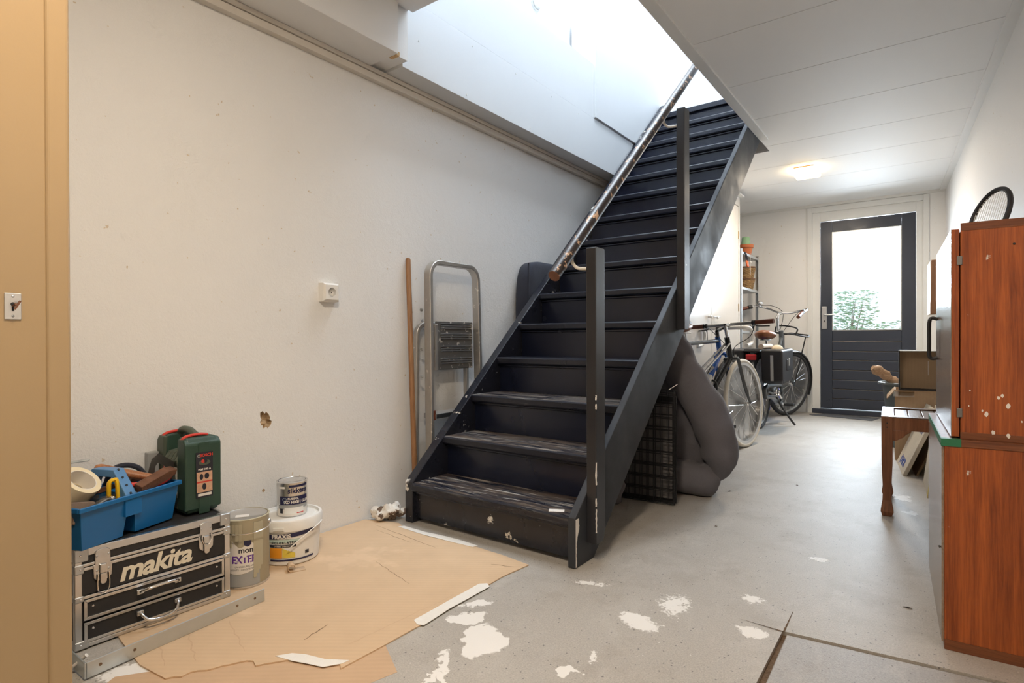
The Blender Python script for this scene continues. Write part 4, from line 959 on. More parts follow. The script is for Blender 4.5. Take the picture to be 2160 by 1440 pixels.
text_round('lettering', 'sikkens', .028, 'navy', sk, r + .0006, .099, th + .43, off=.0008, ext=.0002)
text_round('lettering', 'RUBBOL', .011, 'paper', sk, r + .0010, .0695, th + .08, off=.0003, ext=.0002)
text_round('lettering', 'XD HIGH GLOSS', .015, 'paper', sk, r + .0010, .0565, th + .45, off=.0005, ext=.0002)
gm = MB(); a0 = th - .50
for (x1, y1), (x2, y2), (x3, y3) in (((-.009, .068), (.009, .068), (0, .050)), ((-.009, .068), (-.005, .073), (.009, .068)), ((-.005, .073), (.005, .073), (.009, .068))):
    gm.add([((r + .0011) * math.cos(a0 + x / r), (r + .0011) * math.sin(a0 + x / r), y) for x, y in ((x1, y1), (x3, y3), (x2, y2))], [(0, 1, 2)])
gm.build('diamond_emblem', 'diamond', sk)

# ---------------------------------------------------------------- cardboard and scraps on the floor
def sheet(pts, z0, t, wav=.0, seed=1, res=.04):
    """thin sheet with a given outline: gridded interior so it can be gently uneven"""
    bm = bmesh.new(); vs = [bm.verts.new((x, y, 0)) for x, y in pts]; f = bm.faces.new(vs)
    bmesh.ops.triangulate(bm, faces=[f])
    for _ in range(4):
        es = [e for e in bm.edges if e.calc_length() > res * 1.8]
        if not es: break
        bmesh.ops.subdivide_edges(bm, edges=es, cuts=1); bmesh.ops.triangulate(bm, faces=bm.faces[:])
    mb = MB(); bm.verts.ensure_lookup_table(); bm.verts.index_update(); n = len(bm.verts)
    def zz(v): return z0 + max(0, wav * (noise.noise((v.co.x * 5 + seed, v.co.y * 5, 0)) + .35 * noise.noise((v.co.x * 22, v.co.y * 6 + seed, 1))))
    V = [(v.co.x, v.co.y, zz(v) + t) for v in bm.verts] + [(v.co.x, v.co.y, zz(v)) for v in bm.verts]
    Fs = []
    for fc in bm.faces:
        ids = [v.index for v in fc.verts]
        if fc.normal.z < 0: ids = ids[::-1]
        Fs.append(tuple(ids)); Fs.append(tuple(n + i for i in reversed(ids)))
    for e in bm.edges:
        if e.is_boundary: a, b = e.verts[0].index, e.verts[1].index; Fs.append((a, b, n + b, n + a))
    bm.free(); return mb.add(V, Fs)
def torn(a, b, k, amp, seed):
    r = random.Random(seed); a = Vector(a); b = Vector(b); n = Vector((-(b - a).y, (b - a).x)).normalized(); o = []
    for i in range(k): t = i / k; o.append(tuple(a.lerp(b, t) + n * r.uniform(-amp, amp) * (0 if i == 0 else 1)))
    return o
big = [(-1.212, 1.739), (-1.228, 1.60), (-1.226, 1.515), (-1.216, 1.19), (-1.217, 1.05), (-1.221, .905)]
big += torn((-1.238, .915), (-1.37, .862), 6, .012, 1) + torn((-1.40, .80), (-1.463, .762), 4, .012, 2) + torn((-1.463, .762), (-1.545, .600), 10, .007, 3)
big += [(-1.66, .605), (-1.833, .622), (-2.12, .66), (-2.14, 1.0), (-2.143, 1.50), (-2.140, 1.725), (-2.06, 1.755), (-1.975, 1.785), (-1.90, 1.752), (-1.70, 1.752), (-1.489, 1.764), (-1.35, 1.757)]
big_card = solo(sheet(big, .0008, .0035, .0, 1), 'cardboard_sheet', 'card', 'large flattened brown cardboard sheet spread under the paint cans', 'cardboard')
def crease(pts, w, m='cardedge'):
    o = Vector(big_card.location); P = [Vector((x, y, .0046)) for x, y in pts]; L = []; R = []; n = len(P)
    for i in range(n):
        d = (P[min(i + 1, n - 1)] - P[max(i - 1, 0)]).normalized(); q = Vector((-d.y, d.x, 0)) * w * (.4 + .6 * math.sin(PI * (i + .5) / n)); L.append(P[i] + q - o); R.append(P[i] - q - o)
    MB().add(L + R, [(i, n + i, n + i + 1, i + 1) for i in range(n - 1)]).build('crease', m, big_card)
def wob(a, b, k, amp, seed): return torn(a, b, k, amp, seed) + [b]
crease(wob((-2.04, 1.70), (-1.62, 1.66), 12, .003, 21), .0012); crease(wob((-1.98, 1.66), (-1.74, 1.64), 8, .002, 22), .0009)
crease(wob((-1.24, 1.69), (-1.33, 1.66), 5, .002, 23), .0016); crease(wob((-1.70, 1.42), (-1.45, 1.36), 9, .003, 24), .0010)
crease(wob((-1.75, .76), (-1.56, .70), 9, .004, 25), .0022, 'card2'); crease(wob((-1.70, .86), (-1.50, .80), 9, .004, 26), .0020, 'card2'); crease(wob((-1.79, .70), (-1.60, .64), 9, .004, 27), .0020, 'card2')
crease(wob((-1.30, .99), (-1.27, 1.38), 14, .003, 28), .0010, 'card2'); crease(wob((-1.42, .93), (-1.44, 1.02), 6, .004, 29), .0018)
solo(sheet([(-1.096, .984), (-1.235, 1.06), (-1.42, .87), (-1.657, .548), (-1.50, .30), (-1.18, .52), (-1.118, .90)], .0002, .0003, 0, 2), 'cardboard_sheet', 'card2', 'smaller cardboard piece tucked under the torn edge of large sheet', 'cardboard')
solo(sheet([(-1.205, 1.185), (-1.212, 1.30), (-1.212, 1.505), (-1.235, 1.52), (-1.255, 1.50), (-1.252, 1.30), (-1.252, 1.19), (-1.225, 1.178)], .0045, .0012, .003, 4, .02), 'masking_paper', 'tapew', 'strip of white tape along the right edge of large cardboard', 'tape strip')
solo(sheet([(-1.935, 1.745), (-1.75, 1.735), (-1.50, 1.752), (-1.49, 1.775), (-1.60, 1.782), (-1.78, 1.766), (-1.92, 1.768)], .0045, .0010, .003, 5, .02), 'masking_paper', 'tapew', 'strip of pale tape at the cardboard edge below the lowest step', 'tape strip')
solo(sheet([(-1.410, .835), (-1.385, .870), (-1.352, .888), (-1.29, .905), (-1.232, .940), (-1.236, .918), (-1.262, .880), (-1.30, .868), (-1.35, .850)], .0045, .0010, .005, 6, .02), 'paper_scrap', 'tapew', 'torn scrap of white paper on the torn cardboard edge', 'paper')
# curled tongue of cardboard in front of the bucket
tg = MB(); P = []
for i in range(12):
    t = i / 11; a = -PI / 2 + t * 1.55 * PI; P.append((-.003 - .014 * math.cos(a) * (1 - .1 * t), .014 + .014 * math.sin(a)))
P = [(.045, 0.0)] + P; V = []
for (x, z) in P: V += [(x, -.022, z), (x, .014, z)]
tg.add(V, [(2 * i, 2 * i + 2, 2 * i + 3, 2 * i + 1) for i in range(len(P) - 1)])
tg.warp(lambda p: Mx((-1.885, 1.185, .0048), rz=1.15) @ p)
o = solo(tg, 'cardboard_curl', 'card', 'small curled cardboard tongue standing up in front of bucket', 'cardboard', True)
sd_ = o.modifiers.new('thick', 'SOLIDIFY'); sd_.thickness = .0016
# galvanised strap bent at its end
ms = MB().box(0, 0, 0, .0045, .495, .040, Mx((-1.700, .500, .0045), rz=rad(4.6)))
ms.box(-.155, -.0045, 0, 0, 0, .040, Mx((-1.697, .502, .0045), rz=rad(-2)))
ms.tube(smooth_path([(-1.712, .5025, .0245), (-1.703, .4995, .0245), (-1.6977, .506, .0245)], 4), .02, 4)
st_ = MB().box(0, 0, 0, .0045, .495, .040, Mx((0, 0, 0), rz=rad(4.6))).box(-.155, -.0045, 0, .004, 0, .040)
strap = st_.build('metal_strap', 'zinc', None, bevel=.0015); strap.location = (-1.700, .500, .0045)
tag(strap, 'long galvanised metal strap on its edge in front of tool chest', 'metal strap')
for yv in (.03, .11, .40, .46):
    MB().cyl((.0030, yv, .022), (.0052, yv, .022), .004, seg=12, mtx=Matrix.Rotation(rad(4.6), 4, 'Z')).build('screw_hole', 'dirt', strap)
solo(MB().tube(smooth_path([(-1.800, .480, .006), (-1.775, .487, .010), (-1.755, .492, .022), (-1.735, .512, .046)], 5), [.004] * 15 + [.0055], 8).cyl((-1.775, .487, .010), (-1.755, .462, .006), .004, seg=8), 'paint_hook', 'tapew', 'white painted metal hook lying behind the bent strap end', 'hook', True)
# dry leaf bits
for i, (x, y, s) in enumerate(((-.058, 2.17, .016), (-.9, 3.25, .014), (-.62, 3.6, .010), (-.78, 2.6, .008))):
    lf = MB().add([(-s, 0, 0.001), (0, -s * .45, .0045), (s, 0, .002), (0, s * .45, .001)], [(0, 1, 2, 3)], Mx((x, y, 0), rz=i * 1.3))
    solo(lf, 'dry_leaf', 'leafdry', ('curled dark leaf fragment on the floor near the lower cabinet', 'dry leaf fragment on the floor in front of the dog bed', 'small dry leaf on the floor between stool and bicycles', 'tiny dry leaf on the floor right of the staircase')[i], 'leaf', group='dry leaf bits')
# ================================================================== FAR END: CUPBOARD, SHELVES, BICYCLES
cl = sempty('door_3', (-1.6, 0, 0))
MB().ext([(4.25, 0), (6.17, 0), (6.17, ZC - .004), (4.72, ZC - .004), (4.25, 1.96)], 'x', -.53, -.03).build('carcass', 'closet', cl)
MB().box(-.03, 4.25, 0, 0, 4.31, 1.93).box(-.03, 6.13, 0, 0, 6.17, ZC - .01).box(-.03, 4.74, 2.22, 0, 6.13, ZC - .01).box(-.03, 4.31, 0, 0, 6.13, .08).build('face_frame', 'closet', cl, bevel=.003)
for y0, y1, ky in ((4.315, 5.222, 5.13), (5.228, 6.125, 5.32)):
    lf = MB().ext([(y0, .085), (y1, .085), (y1, 2.215), (y0 + .28, 2.215), (y0, 1.96)] if ky < 5.2 else [(y0, .085), (y1, .085), (y1, 2.215), (y0, 2.215)], 'x', -.03, -.004).build('door_leaf', 'closet', cl, bevel=.003)
    kn = MB().lathe([(0, .036), (.012, .035), (.017, .028), (.015, .020), (.008, .012), (.007, 0)], 20, mtx=Matrix.Translation((-.004, ky, 1.045)) @ Matrix.Rotation(PI / 2, 4, 'Y')).build('knob', 'whitep', lf, smooth=True)
    hy_ = y0 + .006 if ky < 5.2 else y1 - .003
    for z in (.35, 1.17, 1.92): MB().cyl((-.001, hy_ - .003, z - .04), (-.001, hy_ - .003, z + .04), .0055, seg=10).build('hinge', mat('brass', (.50, .33, .12), .35, .9) if 'brass' not in bpy.data.materials else bpy.data.materials['brass'], lf, smooth=True)
MB().tube(smooth_path([(.020, 5.06, 1.05), (.026, 5.13, 1.052), (.020, 5.22, 1.045), (.026, 5.32, 1.052), (.02, 5.42, 1.05)], 5), .002, 6).build('tie_wire', 'steel', cl, smooth=True)
B(-.03, 6.0, ZC - .05, .045, 6.17, ZC - .035).build('cap_ledge', 'trimw', cl)
# steel shelving
sh = thing('steel_shelving', 'grey steel shelving unit standing between white closet and door wall', 'shelving', (-1.6, 6.2, 0))
for x in (0, -.38):
    for y in (.02, .765):
        s = 1 if x == 0 else -1; q = 1 if y < .3 else -1
        MB().box(min(x, x - s * .035), y - .0015, 0, max(x, x - s * .035), y + .0015, 1.85 if x else 1.80).box(x - .0015, min(y, y + q * .035), 0, x + .0015, max(y, y + q * .035), 1.85 if x else 1.80).build('post', 'steel', sh)
for z in (.10, .52, .93, 1.40, 1.775):
    bd = B(-.375, .024, z - .028, -.004, .760, z).build('shelf_board', 'steel', sh, bevel=.002)
def lathe_solo(name, prof, m, loc, label, cat, seg=28, group=None, rx=0):
    o = MB().lathe(prof, seg).build(name, m, None, smooth=True); o.location = loc; o.rotation_euler = (rx, 0, 0); return tag(o, label, cat, group)
lathe_solo('flower_pot', [(.050, 0), (.052, .004), (.070, .085), (.078, .085), (.080, .120), (.072, .120), (.066, .088), (.05, .01), (0, .01)], 'terra', (-1.664, 6.66, 1.775), 'terracotta flower pot on the top shelf of steel shelving', 'flower pot')
lathe_solo('flower_pot', [(0, .135), (.036, .135), (.040, .130), (.052, .04), (.056, .04), (.056, .02), (.050, .02), (.034, .12), (0, .12)], 'mintpot', (-1.666, 6.66, 1.797 + .05), 'mint green pot upside down inside the terracotta pot', 'flower pot')
def basket(name, label, loc):
    t = thing(name, label, 'basket', loc, 0, 'wicker baskets'); h = .125; n = 9
    for k in range(n):
        z = .008 + k * .0125; r = .068 + .024 * k / n; pts = []
        for i in range(48): a = 2 * PI * i / 48; rr = r + .0035 * (1 if (i // 2 + k) % 2 else -1); pts.append((rr * math.cos(a), rr * math.sin(a), z))
        MB().tube(pts, .0066, 5, True).build('woven_row', 'wicker', t, smooth=True)
    MB().torus((0, 0, h), .093, .009, 'z', 40, 8).build('rim', 'brown', t, smooth=True)
    MB().lathe([(0, .004), (.068, .004), (.088, .115), (.086, .115), (.066, .008), (0, .008)], 24).build('lining', 'wicker', t, smooth=True)
basket('wicker_basket', 'lower wicker basket of the stacked pair on steel shelf', (-1.700, 6.80, 1.400))
basket('wicker_basket', 'upper wicker basket stacked in the other on steel shelf', (-1.692, 6.79, 1.400 + .129))
sr = thing('garden_shears', 'garden shears with orange handles hanging from the top shelf', 'shears', (-1.592, 6.28, 1.62))
for dy in (0, .045):
    MB().tube(smooth_path([(.006, dy, .145), (.010, dy + .03, .12), (.012, dy + .055, .09), (.012, dy + .06, .06)], 5), .006, 8).build('arm', 'blk', sr, smooth=True)
    MB().tube(smooth_path([(.012, dy + .06, .062), (.013, dy + .07, .03), (.012, dy + .10, 0)], 5), [.009] * 8 + [.0095, .009, .006], 8).build('grip', mat('orange_rubber', (.80, .15, .02), .45) if 'orange_rubber' not in bpy.data.materials else bpy.data.materials['orange_rubber'], sr, smooth=True)
pc_ = thing('pull_cord', 'thin white cord with a bead hanging in front of shelf', 'cord', (-1.592, 6.56, 1.545))
MB().tube([(0, 0, .0), (0, 0, .24)], .0015, 6).build('cord', 'whitep', pc_); MB().sphere((0, 0, .14), .011, .011, .012, 12, 8).build('bead', 'whitep', pc_, smooth=True)

# ---------------------------------------------------------------- bicycles
def wheel(t, name, cx, R, tm, rm, mtx, tr=.0165, nsp=28):
    tw = MB().torus((cx, 0, R), R - tr, tr, 'y', 56, 10, mtx).build(name, tm, t, smooth=True)
    MB().lathe([(R - .050, -.010), (R - .028, -.012), (R - .028, .012), (R - .050, .010), (R - .050, -.010)], 56, mtx=(mtx or Matrix()) @ Matrix.Translation((cx, 0, R)) @ Matrix.Rotation(PI / 2, 4, 'X')).build('rim', rm, tw, smooth=True)
    sp = MB()
    for k in range(nsp):
        a = 2 * PI * k / nsp; s = .028 if k % 2 else -.028; b = a + (.75 if (k // 2) % 2 else -.75)
        sp.tube([(cx + .02 * math.cos(b), s, R + .02 * math.sin(b)), (cx + (R - .05) * math.cos(a), 0, R + (R - .05) * math.sin(a))], .0012, 4, cap=False, mtx=mtx)
    sp.build('spokes', 'chrome', tw, kind='stuff')
    MB().cyl((cx, -.05, R), (cx, .05, R), .012, seg=12, mtx=mtx).cyl((cx, -.032, R), (cx, -.026, R), .022, seg=16, mtx=mtx).cyl((cx, .026, R), (cx, .032, R), .022, seg=16, mtx=mtx).build('hub', 'chrome', tw, smooth=True)
    return tw
def steer_mtx(wb, ang):
    ax = Vector((-.30, 0, .954)).normalized(); p = Vector((wb - .05, 0, .345))
    return Matrix.Translation(p) @ Matrix.Rotation(ang, 4, ax) @ Matrix.Translation(-p)
def saddle(t, x, z, m):
    sd = MB().sphere((x, 0, z), .13, .075, .032, 24, 14)
    sd.warp(lambda p: Vector((p.x, p.y * (1.0 if p.x < x else max(.28, 1 - (p.x - x) / .15)), p.z - .012 * math.cos((p.x - x) * 14) - (.02 if p.z < z else 0) * 0)))
    s_ = sd.build('saddle', m, t, smooth=True)
    MB().tube([(x - .09, -.02, z - .045), (x + .09, -.015, z - .045)], .004, 6).tube([(x - .09, .02, z - .045), (x + .09, .015, z - .045)], .004, 6).cyl((x - .02, 0, z - .05), (x - .02, 0, z - .02), .018, seg=10).build('saddle_rails', 'steel', s_, kind='stuff')
    return s_
def crank(t, x, z, ang, R=.17, m='chrome', pm='blk'):
    c = MB().torus((x, -.055, z), .075, .006, 'y', 36, 6).cyl((x, -.065, z), (x, .065, z), .018, seg=12)
    for k in range(5): a = ang + k * 2 * PI / 5; c.tube([(x, -.055, z), (x + .074 * math.cos(a), -.055, z + .074 * math.sin(a))], .006, 5)
    cr = c.build('crankset', m, t, smooth=True)
    for s in (-1, 1):
        a = ang if s < 0 else ang + PI; e = (x + R * math.cos(a), s * .075, z + R * math.sin(a))
        MB().tube([(x, s * .066, z), e], [.012, .010], 8).build('crank_arm', m, cr, smooth=True)
        y0, y1 = sorted((s * .085, s * .175)); pd = MB()
        pd.box(e[0] - .04, y0, e[2] - .011, e[0] - .026, y1, e[2] + .011).box(e[0] + .026, y0, e[2] - .011, e[0] + .04, y1, e[2] + .011)
        pd.box(e[0] - .026, y0, e[2] - .010, e[0] + .026, y0 + .012, e[2] + .010).box(e[0] - .026, y1 - .012, e[2] - .010, e[0] + .026, y1, e[2] + .010).cyl((e[0], s * .066, e[2]), (e[0], s * .17, e[2]), .007, seg=8)
        pd.build('pedal', pm, cr, bevel=.002)
    return cr
def bike_root(name, label, front, wb, heading):
    d = Vector((math.sin(heading), math.cos(heading), 0)); o = Vector((front[0], front[1], 0)) - d * wb
    return thing(name, label, 'bicycle', o, PI / 2 - heading)

# A: black and silver frame, cream tyres, straight bar
wb = 1.02; R = .345
ba = bike_root('bicycle', 'bicycle with cream tyres, straight silver handlebar and brown grips', (-1.17, 4.653), wb, rad(19)); ms_ = steer_mtx(wb, rad(11))
wheel(ba, 'front_wheel', wb, R, 'whitetyre', 'silver', ms_); wheel(ba, 'rear_wheel', 0, R, 'whitetyre', 'silver', None)
hT = (wb - .235, 0, .86); hB = (wb - .185, 0, .70); bb = (.44, 0, .28); st_ = (.30, 0, .74)
fm = MB().tube([hT, hB], .020, 14).tube([hB, bb], .019, 14).tube([bb, st_], .016, 12)
for s in (-1, 1): fm.tube([(bb[0], s * .03, bb[2]), (0, s * .06, R)], .009, 8).tube([(st_[0], s * .02, st_[2]), (0, s * .06, R)], .007, 8)
fm.build('frame', 'bikeblk', ba, smooth=True)
for s in (-1, 1): MB().tube([(hT[0] + .01, s * .018, hT[2] - .05), (.34, s * .03, .52), (0.02, s * .06, R + .01)], .008, 8).build('twin_top_tube', 'silver', ba, smooth=True)
fk = MB().tube([hT, hB], .016, 10, mtx=ms_).tube([(hB[0], -.055, hB[2] - .005), (hB[0], .055, hB[2] - .005)], .013, 10, mtx=ms_)
for s in (-1, 1): fk.tube(smooth_path([(hB[0], s * .052, hB[2] - .005), (wb - .12, s * .056, .52), (wb - .05, s * .054, R + .06), (wb, s * .05, R)], 5), [.013] * 10 + [.010] * 6, 8, mtx=ms_)
fk.build('fork', 'bikegry', ba, smooth=True)
sm = MB().tube([hT, (hT[0] - .03, 0, .95)], .013, 10, mtx=ms_).tube([(hT[0] - .03, 0, .945), (hT[0] + .04, 0, .955)], .016, 10, mtx=ms_).build('stem', 'chrome', ba, smooth=True)
bz_ = .957; bxx = hT[0] + .045
hb = MB().tube([(bxx - .01, -.31, bz_), (bxx, -.15, bz_), (bxx, .15, bz_), (bxx - .01, .31, bz_)], .0125, 12, mtx=ms_).build('handlebar', 'silver', ba, smooth=True)
for s in (-1, 1):
    MB().tube([(bxx - .004, s * .205, bz_), (bxx - .011, s * .335, bz_)], .017, 12, mtx=ms_).build('grip', 'grip', hb, smooth=True)
    MB().tube([(bxx - .002, s * .195, bz_), (bxx - .004, s * .206, bz_)], .0185, 12, mtx=ms_).build('grip_collar', 'blk', hb, smooth=True)
    MB().tube([(bxx, s * .175, bz_), (bxx, s * .19, bz_)], .019, 12, mtx=ms_).tube(smooth_path([(bxx + .01, s * .18, bz_ - .012), (bxx + .05, s * .20, bz_ - .025), (bxx + .055, s * .28, bz_ - .03)], 4), .005, 6, mtx=ms_).build('brake_lever', 'blk', hb, smooth=True)
    MB().tube(smooth_path([(bxx + .03, s * .18, bz_ - .015), (bxx + .08, s * .12, bz_ - .10), (hT[0] + .05, s * .03, .78), (hB[0] + .02, s * .02, .68)], 6), .0028, 6, mtx=ms_).build('brake_cable', 'blk', hb, smooth=True)
MB().tube([st_, (.275, 0, .88)], .0135, 10).build('seat_post', 'steel', ba, smooth=True); saddle(ba, .25, .935, 'leather')
MB().box(.155, -.03, .845, .18, .03, .885).build('rear_light', 'redl', ba, bevel=.006)
bg_ = MB().sphere((.20, 0, .775), .07, .05, .075, 18, 12); bg_.warp(lambda p: p + (p - Vector((.2, 0, .775))) * .35 * noise.noise(p * 14)); bg_.build('lock_pouch', 'nylon', ba, smooth=True)
crank(ba, bb[0], bb[2], rad(-22), R=.175); MB().cyl((.5, .0, .45), (.56, 0, .58), .032, seg=16).build('bottle', 'whitep', ba, smooth=True)
MB().box(wb - .25, -.012, .40, wb - .20, .012, .46, None).tube(smooth_path([(.60, -.04, .45), (.60, -.04, .52), (.60, .0, .54), (.60, .04, .52), (.60, .04, .45)], 4), .008, 8).build('frame_lock', 'blk', ba, smooth=True)
MB().tube(smooth_path([(hT[0], .02, .80), (.60, .03, .60), (.45, .04, .34)], 6), .003, 6).build('cable', 'blk', ba, smooth=True)

# B: blue racing bicycle with white drop bar
bbk = bike_root('bicycle', 'blue and black racing bicycle with white drop bar behind cream-tyred one', (-1.365, 4.95), 1.0, rad(10)); wb = 1.0; m0 = steer_mtx(wb, rad(3))
wheel(bbk, 'front_wheel', wb, R - .005, 'rubber', 'silver', m0, .013); wheel(bbk, 'rear_wheel', 0, R - .005, 'rubber', 'silver', None, .013)
hT = (wb - .225, 0, .86); hB = (wb - .185, 0, .73); bb = (.42, 0, .28); st_ = (.27, 0, .82)
fm = MB().tube([hT, hB], .021, 14).tube([hB, bb], .021, 14).tube([bb, st_], .016, 12)
for s in (-1, 1): fm.tube([(bb[0], s * .03, bb[2]), (0, s * .06, R)], .008, 8).tube([(st_[0], s * .02, st_[2] - .03), (0, s * .06, R)], .007, 8)
fm.build('frame', 'bikeblu', bbk, smooth=True); MB().tube([(hT[0], 0, hT[2] - .03), (st_[0], 0, st_[2] - .01)], .0165, 12).build('top_tube', 'bikeblk', bbk, smooth=True)
fk = MB().tube([(hB[0], -.045, hB[2] - .005), (hB[0], .045, hB[2] - .005)], .013, 10, mtx=m0)
for s in (-1, 1): fk.tube(smooth_path([(hB[0], s * .045, hB[2] - .005), (wb - .10, s * .05, .5), (wb, s * .05, R)], 5), .010, 8, mtx=m0)
fk.build('fork', 'bikeblu', bbk, smooth=True)
MB().tube([hT, (hT[0] - .012, 0, .91)], .016, 10, mtx=m0).tube([(hT[0] - .01, 0, .91), (hT[0] + .085, 0, .935)], .014, 10, mtx=m0).build('stem', 'bikeblk', bbk, smooth=True)
bx0 = hT[0] + .09; pts = []
for s in (-1,): pass
right = [(bx0, .05, .935), (bx0, .165, .935), (bx0 + .03, .192, .935), (bx0 + .085, .20, .925), (bx0 + .115, .202, .88), (bx0 + .10, .204, .82), (bx0 + .04, .206, .795), (bx0 - .02, .207, .79)]
for s in (-1, 1): MB().tube(smooth_path([(p[0], s * p[1], p[2]) for p in right], 5), .0155, 10, mtx=m0).build('drop_bar', 'whitep', bbk, smooth=True)
MB().tube([(bx0, -.05, .935), (bx0, .05, .935)], .014, 10, mtx=m0).build('bar_clamp', 'bikeblk', bbk, smooth=True)
for s in (-1, 1): MB().tube(smooth_path([(bx0 + .085, s * .20, .93), (bx0 + .125, s * .20, .955), (bx0 + .14, s * .20, .92), (bx0 + .13, s * .195, .83)], 5), .010, 8, mtx=m0).build('brake_hood', 'blk', bbk, smooth=True)
MB().tube([st_, (.245, 0, .93)], .0135, 10).build('seat_post', 'steel', bbk, smooth=True); saddle(bbk, .22, .97, 'blk'); crank(bbk, bb[0], bb[2], rad(40))
MB().tube([(.62, .02, .40), (.70, .02, .62)], .034, 12).build('bottle', 'whitep', bbk, smooth=True)

# C: dark grey city bicycle with panniers
wb = 1.13; R = .35
bc = bike_root('bicycle', 'dark grey city bicycle with black panniers and swept-back chrome handlebar', (-1.265, 6.80), wb, rad(1.5)); mc = steer_mtx(wb, rad(-24))
wheel(bc, 'front_wheel', wb, R, 'rubber', 'silver', mc, .023); wheel(bc, 'rear_wheel', 0, R, 'rubber', 'silver', None, .023)
hT = (wb - .30, 0, .93); hB = (wb - .245, 0, .73); bb = (.46, 0, .29); st_ = (.27, 0, .70)
fm = MB().tube([hT, hB], .023, 14).tube(smooth_path([(hB[0], 0, hB[2] + .02), (.70, 0, .47), (bb[0], 0, bb[2])], 6), .024, 14).tube(smooth_path([(hT[0] + .01, 0, hT[2] - .08), (.60, 0, .60), (.36, 0, .50)], 6), .017, 12).tube([bb, st_], .018, 12)
for s in (-1, 1): fm.tube([(bb[0], s * .03, bb[2]), (0, s * .065, R)], .010, 8).tube([(st_[0], s * .02, st_[2] - .04), (0, s * .065, R)], .008, 8)
fm.build('frame', 'bikegry', bc, smooth=True)
fk = MB().tube([(hB[0], -.06, hB[2] - .005), (hB[0], .06, hB[2] - .005)], .014, 10, mtx=mc)
for s in (-1, 1): fk.tube(smooth_path([(hB[0], s * .058, hB[2] - .005), (wb - .13, s * .06, .52), (wb - .05, s * .058, R + .06), (wb, s * .055, R)], 5), .012, 8, mtx=mc)
fk.build('fork', 'bikegry', bc, smooth=True)
def guard(cx, a0, a1, mtx):
    n = 26; mb = MB(); vs = []
    for i in range(n + 1):
        a = a0 + (a1 - a0) * i / n
        for w_, dr in ((-.030, -.010), (-.018, .004), (0, .008), (.018, .004), (.030, -.010)):
            rr = R + .016 + dr; vs.append((cx + rr * math.cos(a), w_, R + rr * math.sin(a)))
    fs = [(i * 5 + k, (i + 1) * 5 + k, (i + 1) * 5 + k + 1, i * 5 + k + 1) for i in range(n) for k in range(4)]
    o = mb.add(vs, fs, mtx).build('mudguard', 'bikegry', bc, smooth=True); q = o.modifiers.new('thick', 'SOLIDIFY'); q.thickness = .002
guard(wb, rad(-20), rad(150), mc); guard(0, rad(20), rad(195), None)
MB().tube([hT, (hT[0] - .045, 0, 1.06)], .014, 10, mtx=mc).tube(smooth_path([(hT[0] - .045, 0, 1.055), (hT[0] - .03, 0, 1.10), (hT[0] + .01, 0, 1.115)], 4), .017, 10, mtx=mc).build('stem', 'chrome', bc, smooth=True)
x0 = hT[0] + .01; z0 = 1.118
hbp = [(x0, 0, z0), (x0 + .02, .07, z0 + .005), (x0 + .03, .19, z0 + .035), (x0 - .02, .29, z0 + .05), (x0 - .10, .325, z0 + .035), (x0 - .155, .34, z0 + .015)]
bar = MB().tube(smooth_path([(p[0], -p[1], p[2]) for p in hbp[::-1]] + hbp[1:], 5), .0115, 12, mtx=mc).build('handlebar', 'chrome', bc, smooth=True)
for s in (-1, 1):
    MB().tube([(x0 - .125, s * .324, z0 + .026), (x0 - .255, s * .372, z0 - .022)], .0175, 12, mtx=mc).build('grip', 'grip', bar, smooth=True)
    MB().tube([(x0 - .085, s * .305, z0 + .038), (x0 - .122, s * .322, z0 + .028)], .021, 12, mtx=mc).build('shifter', 'blk', bar, smooth=True)
    MB().tube(smooth_path([(x0 - .06, s * .30, z0 + .04), (x0 + .10, s * .22, z0 + .07), (x0 + .14, s * .08, z0 + .0), (hT[0] + .05, s * .02, .92)], 6), .003, 6, mtx=mc).build('brake_cable', 'blk', bar, smooth=True)
MB().sphere((x0 - .03, .255, z0 + .085), .032, .032, .022, 16, 10, mtx=mc).cyl((x0 - .03, .255, z0 + .05), (x0 - .03, .255, z0 + .08), .012, seg=10, mtx=mc).build('bell', 'chrome', bar, smooth=True)
MB().tube([st_, (.235, 0, .84)], .0135, 10).build('seat_post', 'chrome', bc, smooth=True)
sd2 = saddle(bc, .22, .90, 'leather'); sd2.scale = (1.22, 1.3, 1.45); sd2.location = (-.05, 0, -.405)
rk = MB()
for s in (-1, 1): rk.tube(smooth_path([(.22, s * .06, .66), (.10, s * .065, .73), (-.28, s * .065, .735)], 4), .007, 8).tube([(-.10, s * .066, .735), (0, s * .072, R)], .006, 6)
rk.tube([(-.28, -.065, .735), (-.28, .065, .735)], .007, 8); rk.build('rear_rack', 'blk', bc, smooth=True)
MB().box(-.30, -.045, .655, -.28, .045, .705).build('rear_light', 'redl', bc, bevel=.006)
fr_ = MB(); 
for s in (-1, 1): fr_.tube(smooth_path([(hT[0] + .03, s * .02, .90), (hT[0] + .08, s * .10, .905), (hT[0] + .30, s * .13, .885), (hT[0] + .36, s * .10, .90), (hT[0] + .37, 0, .90)], 5), .008, 8, mtx=mc).tube(smooth_path([(hT[0] + .12, s * .12, .905), (hT[0] + .13, s * .12, .97), (hT[0] + .10, 0, .985)], 5), .008, 8, mtx=mc).tube([(hT[0] + .28, s * .13, .89), (wb, s * .06, R + .01)], .006, 6, mtx=mc)
fr_.build('front_carrier', 'blk', bc, smooth=True)
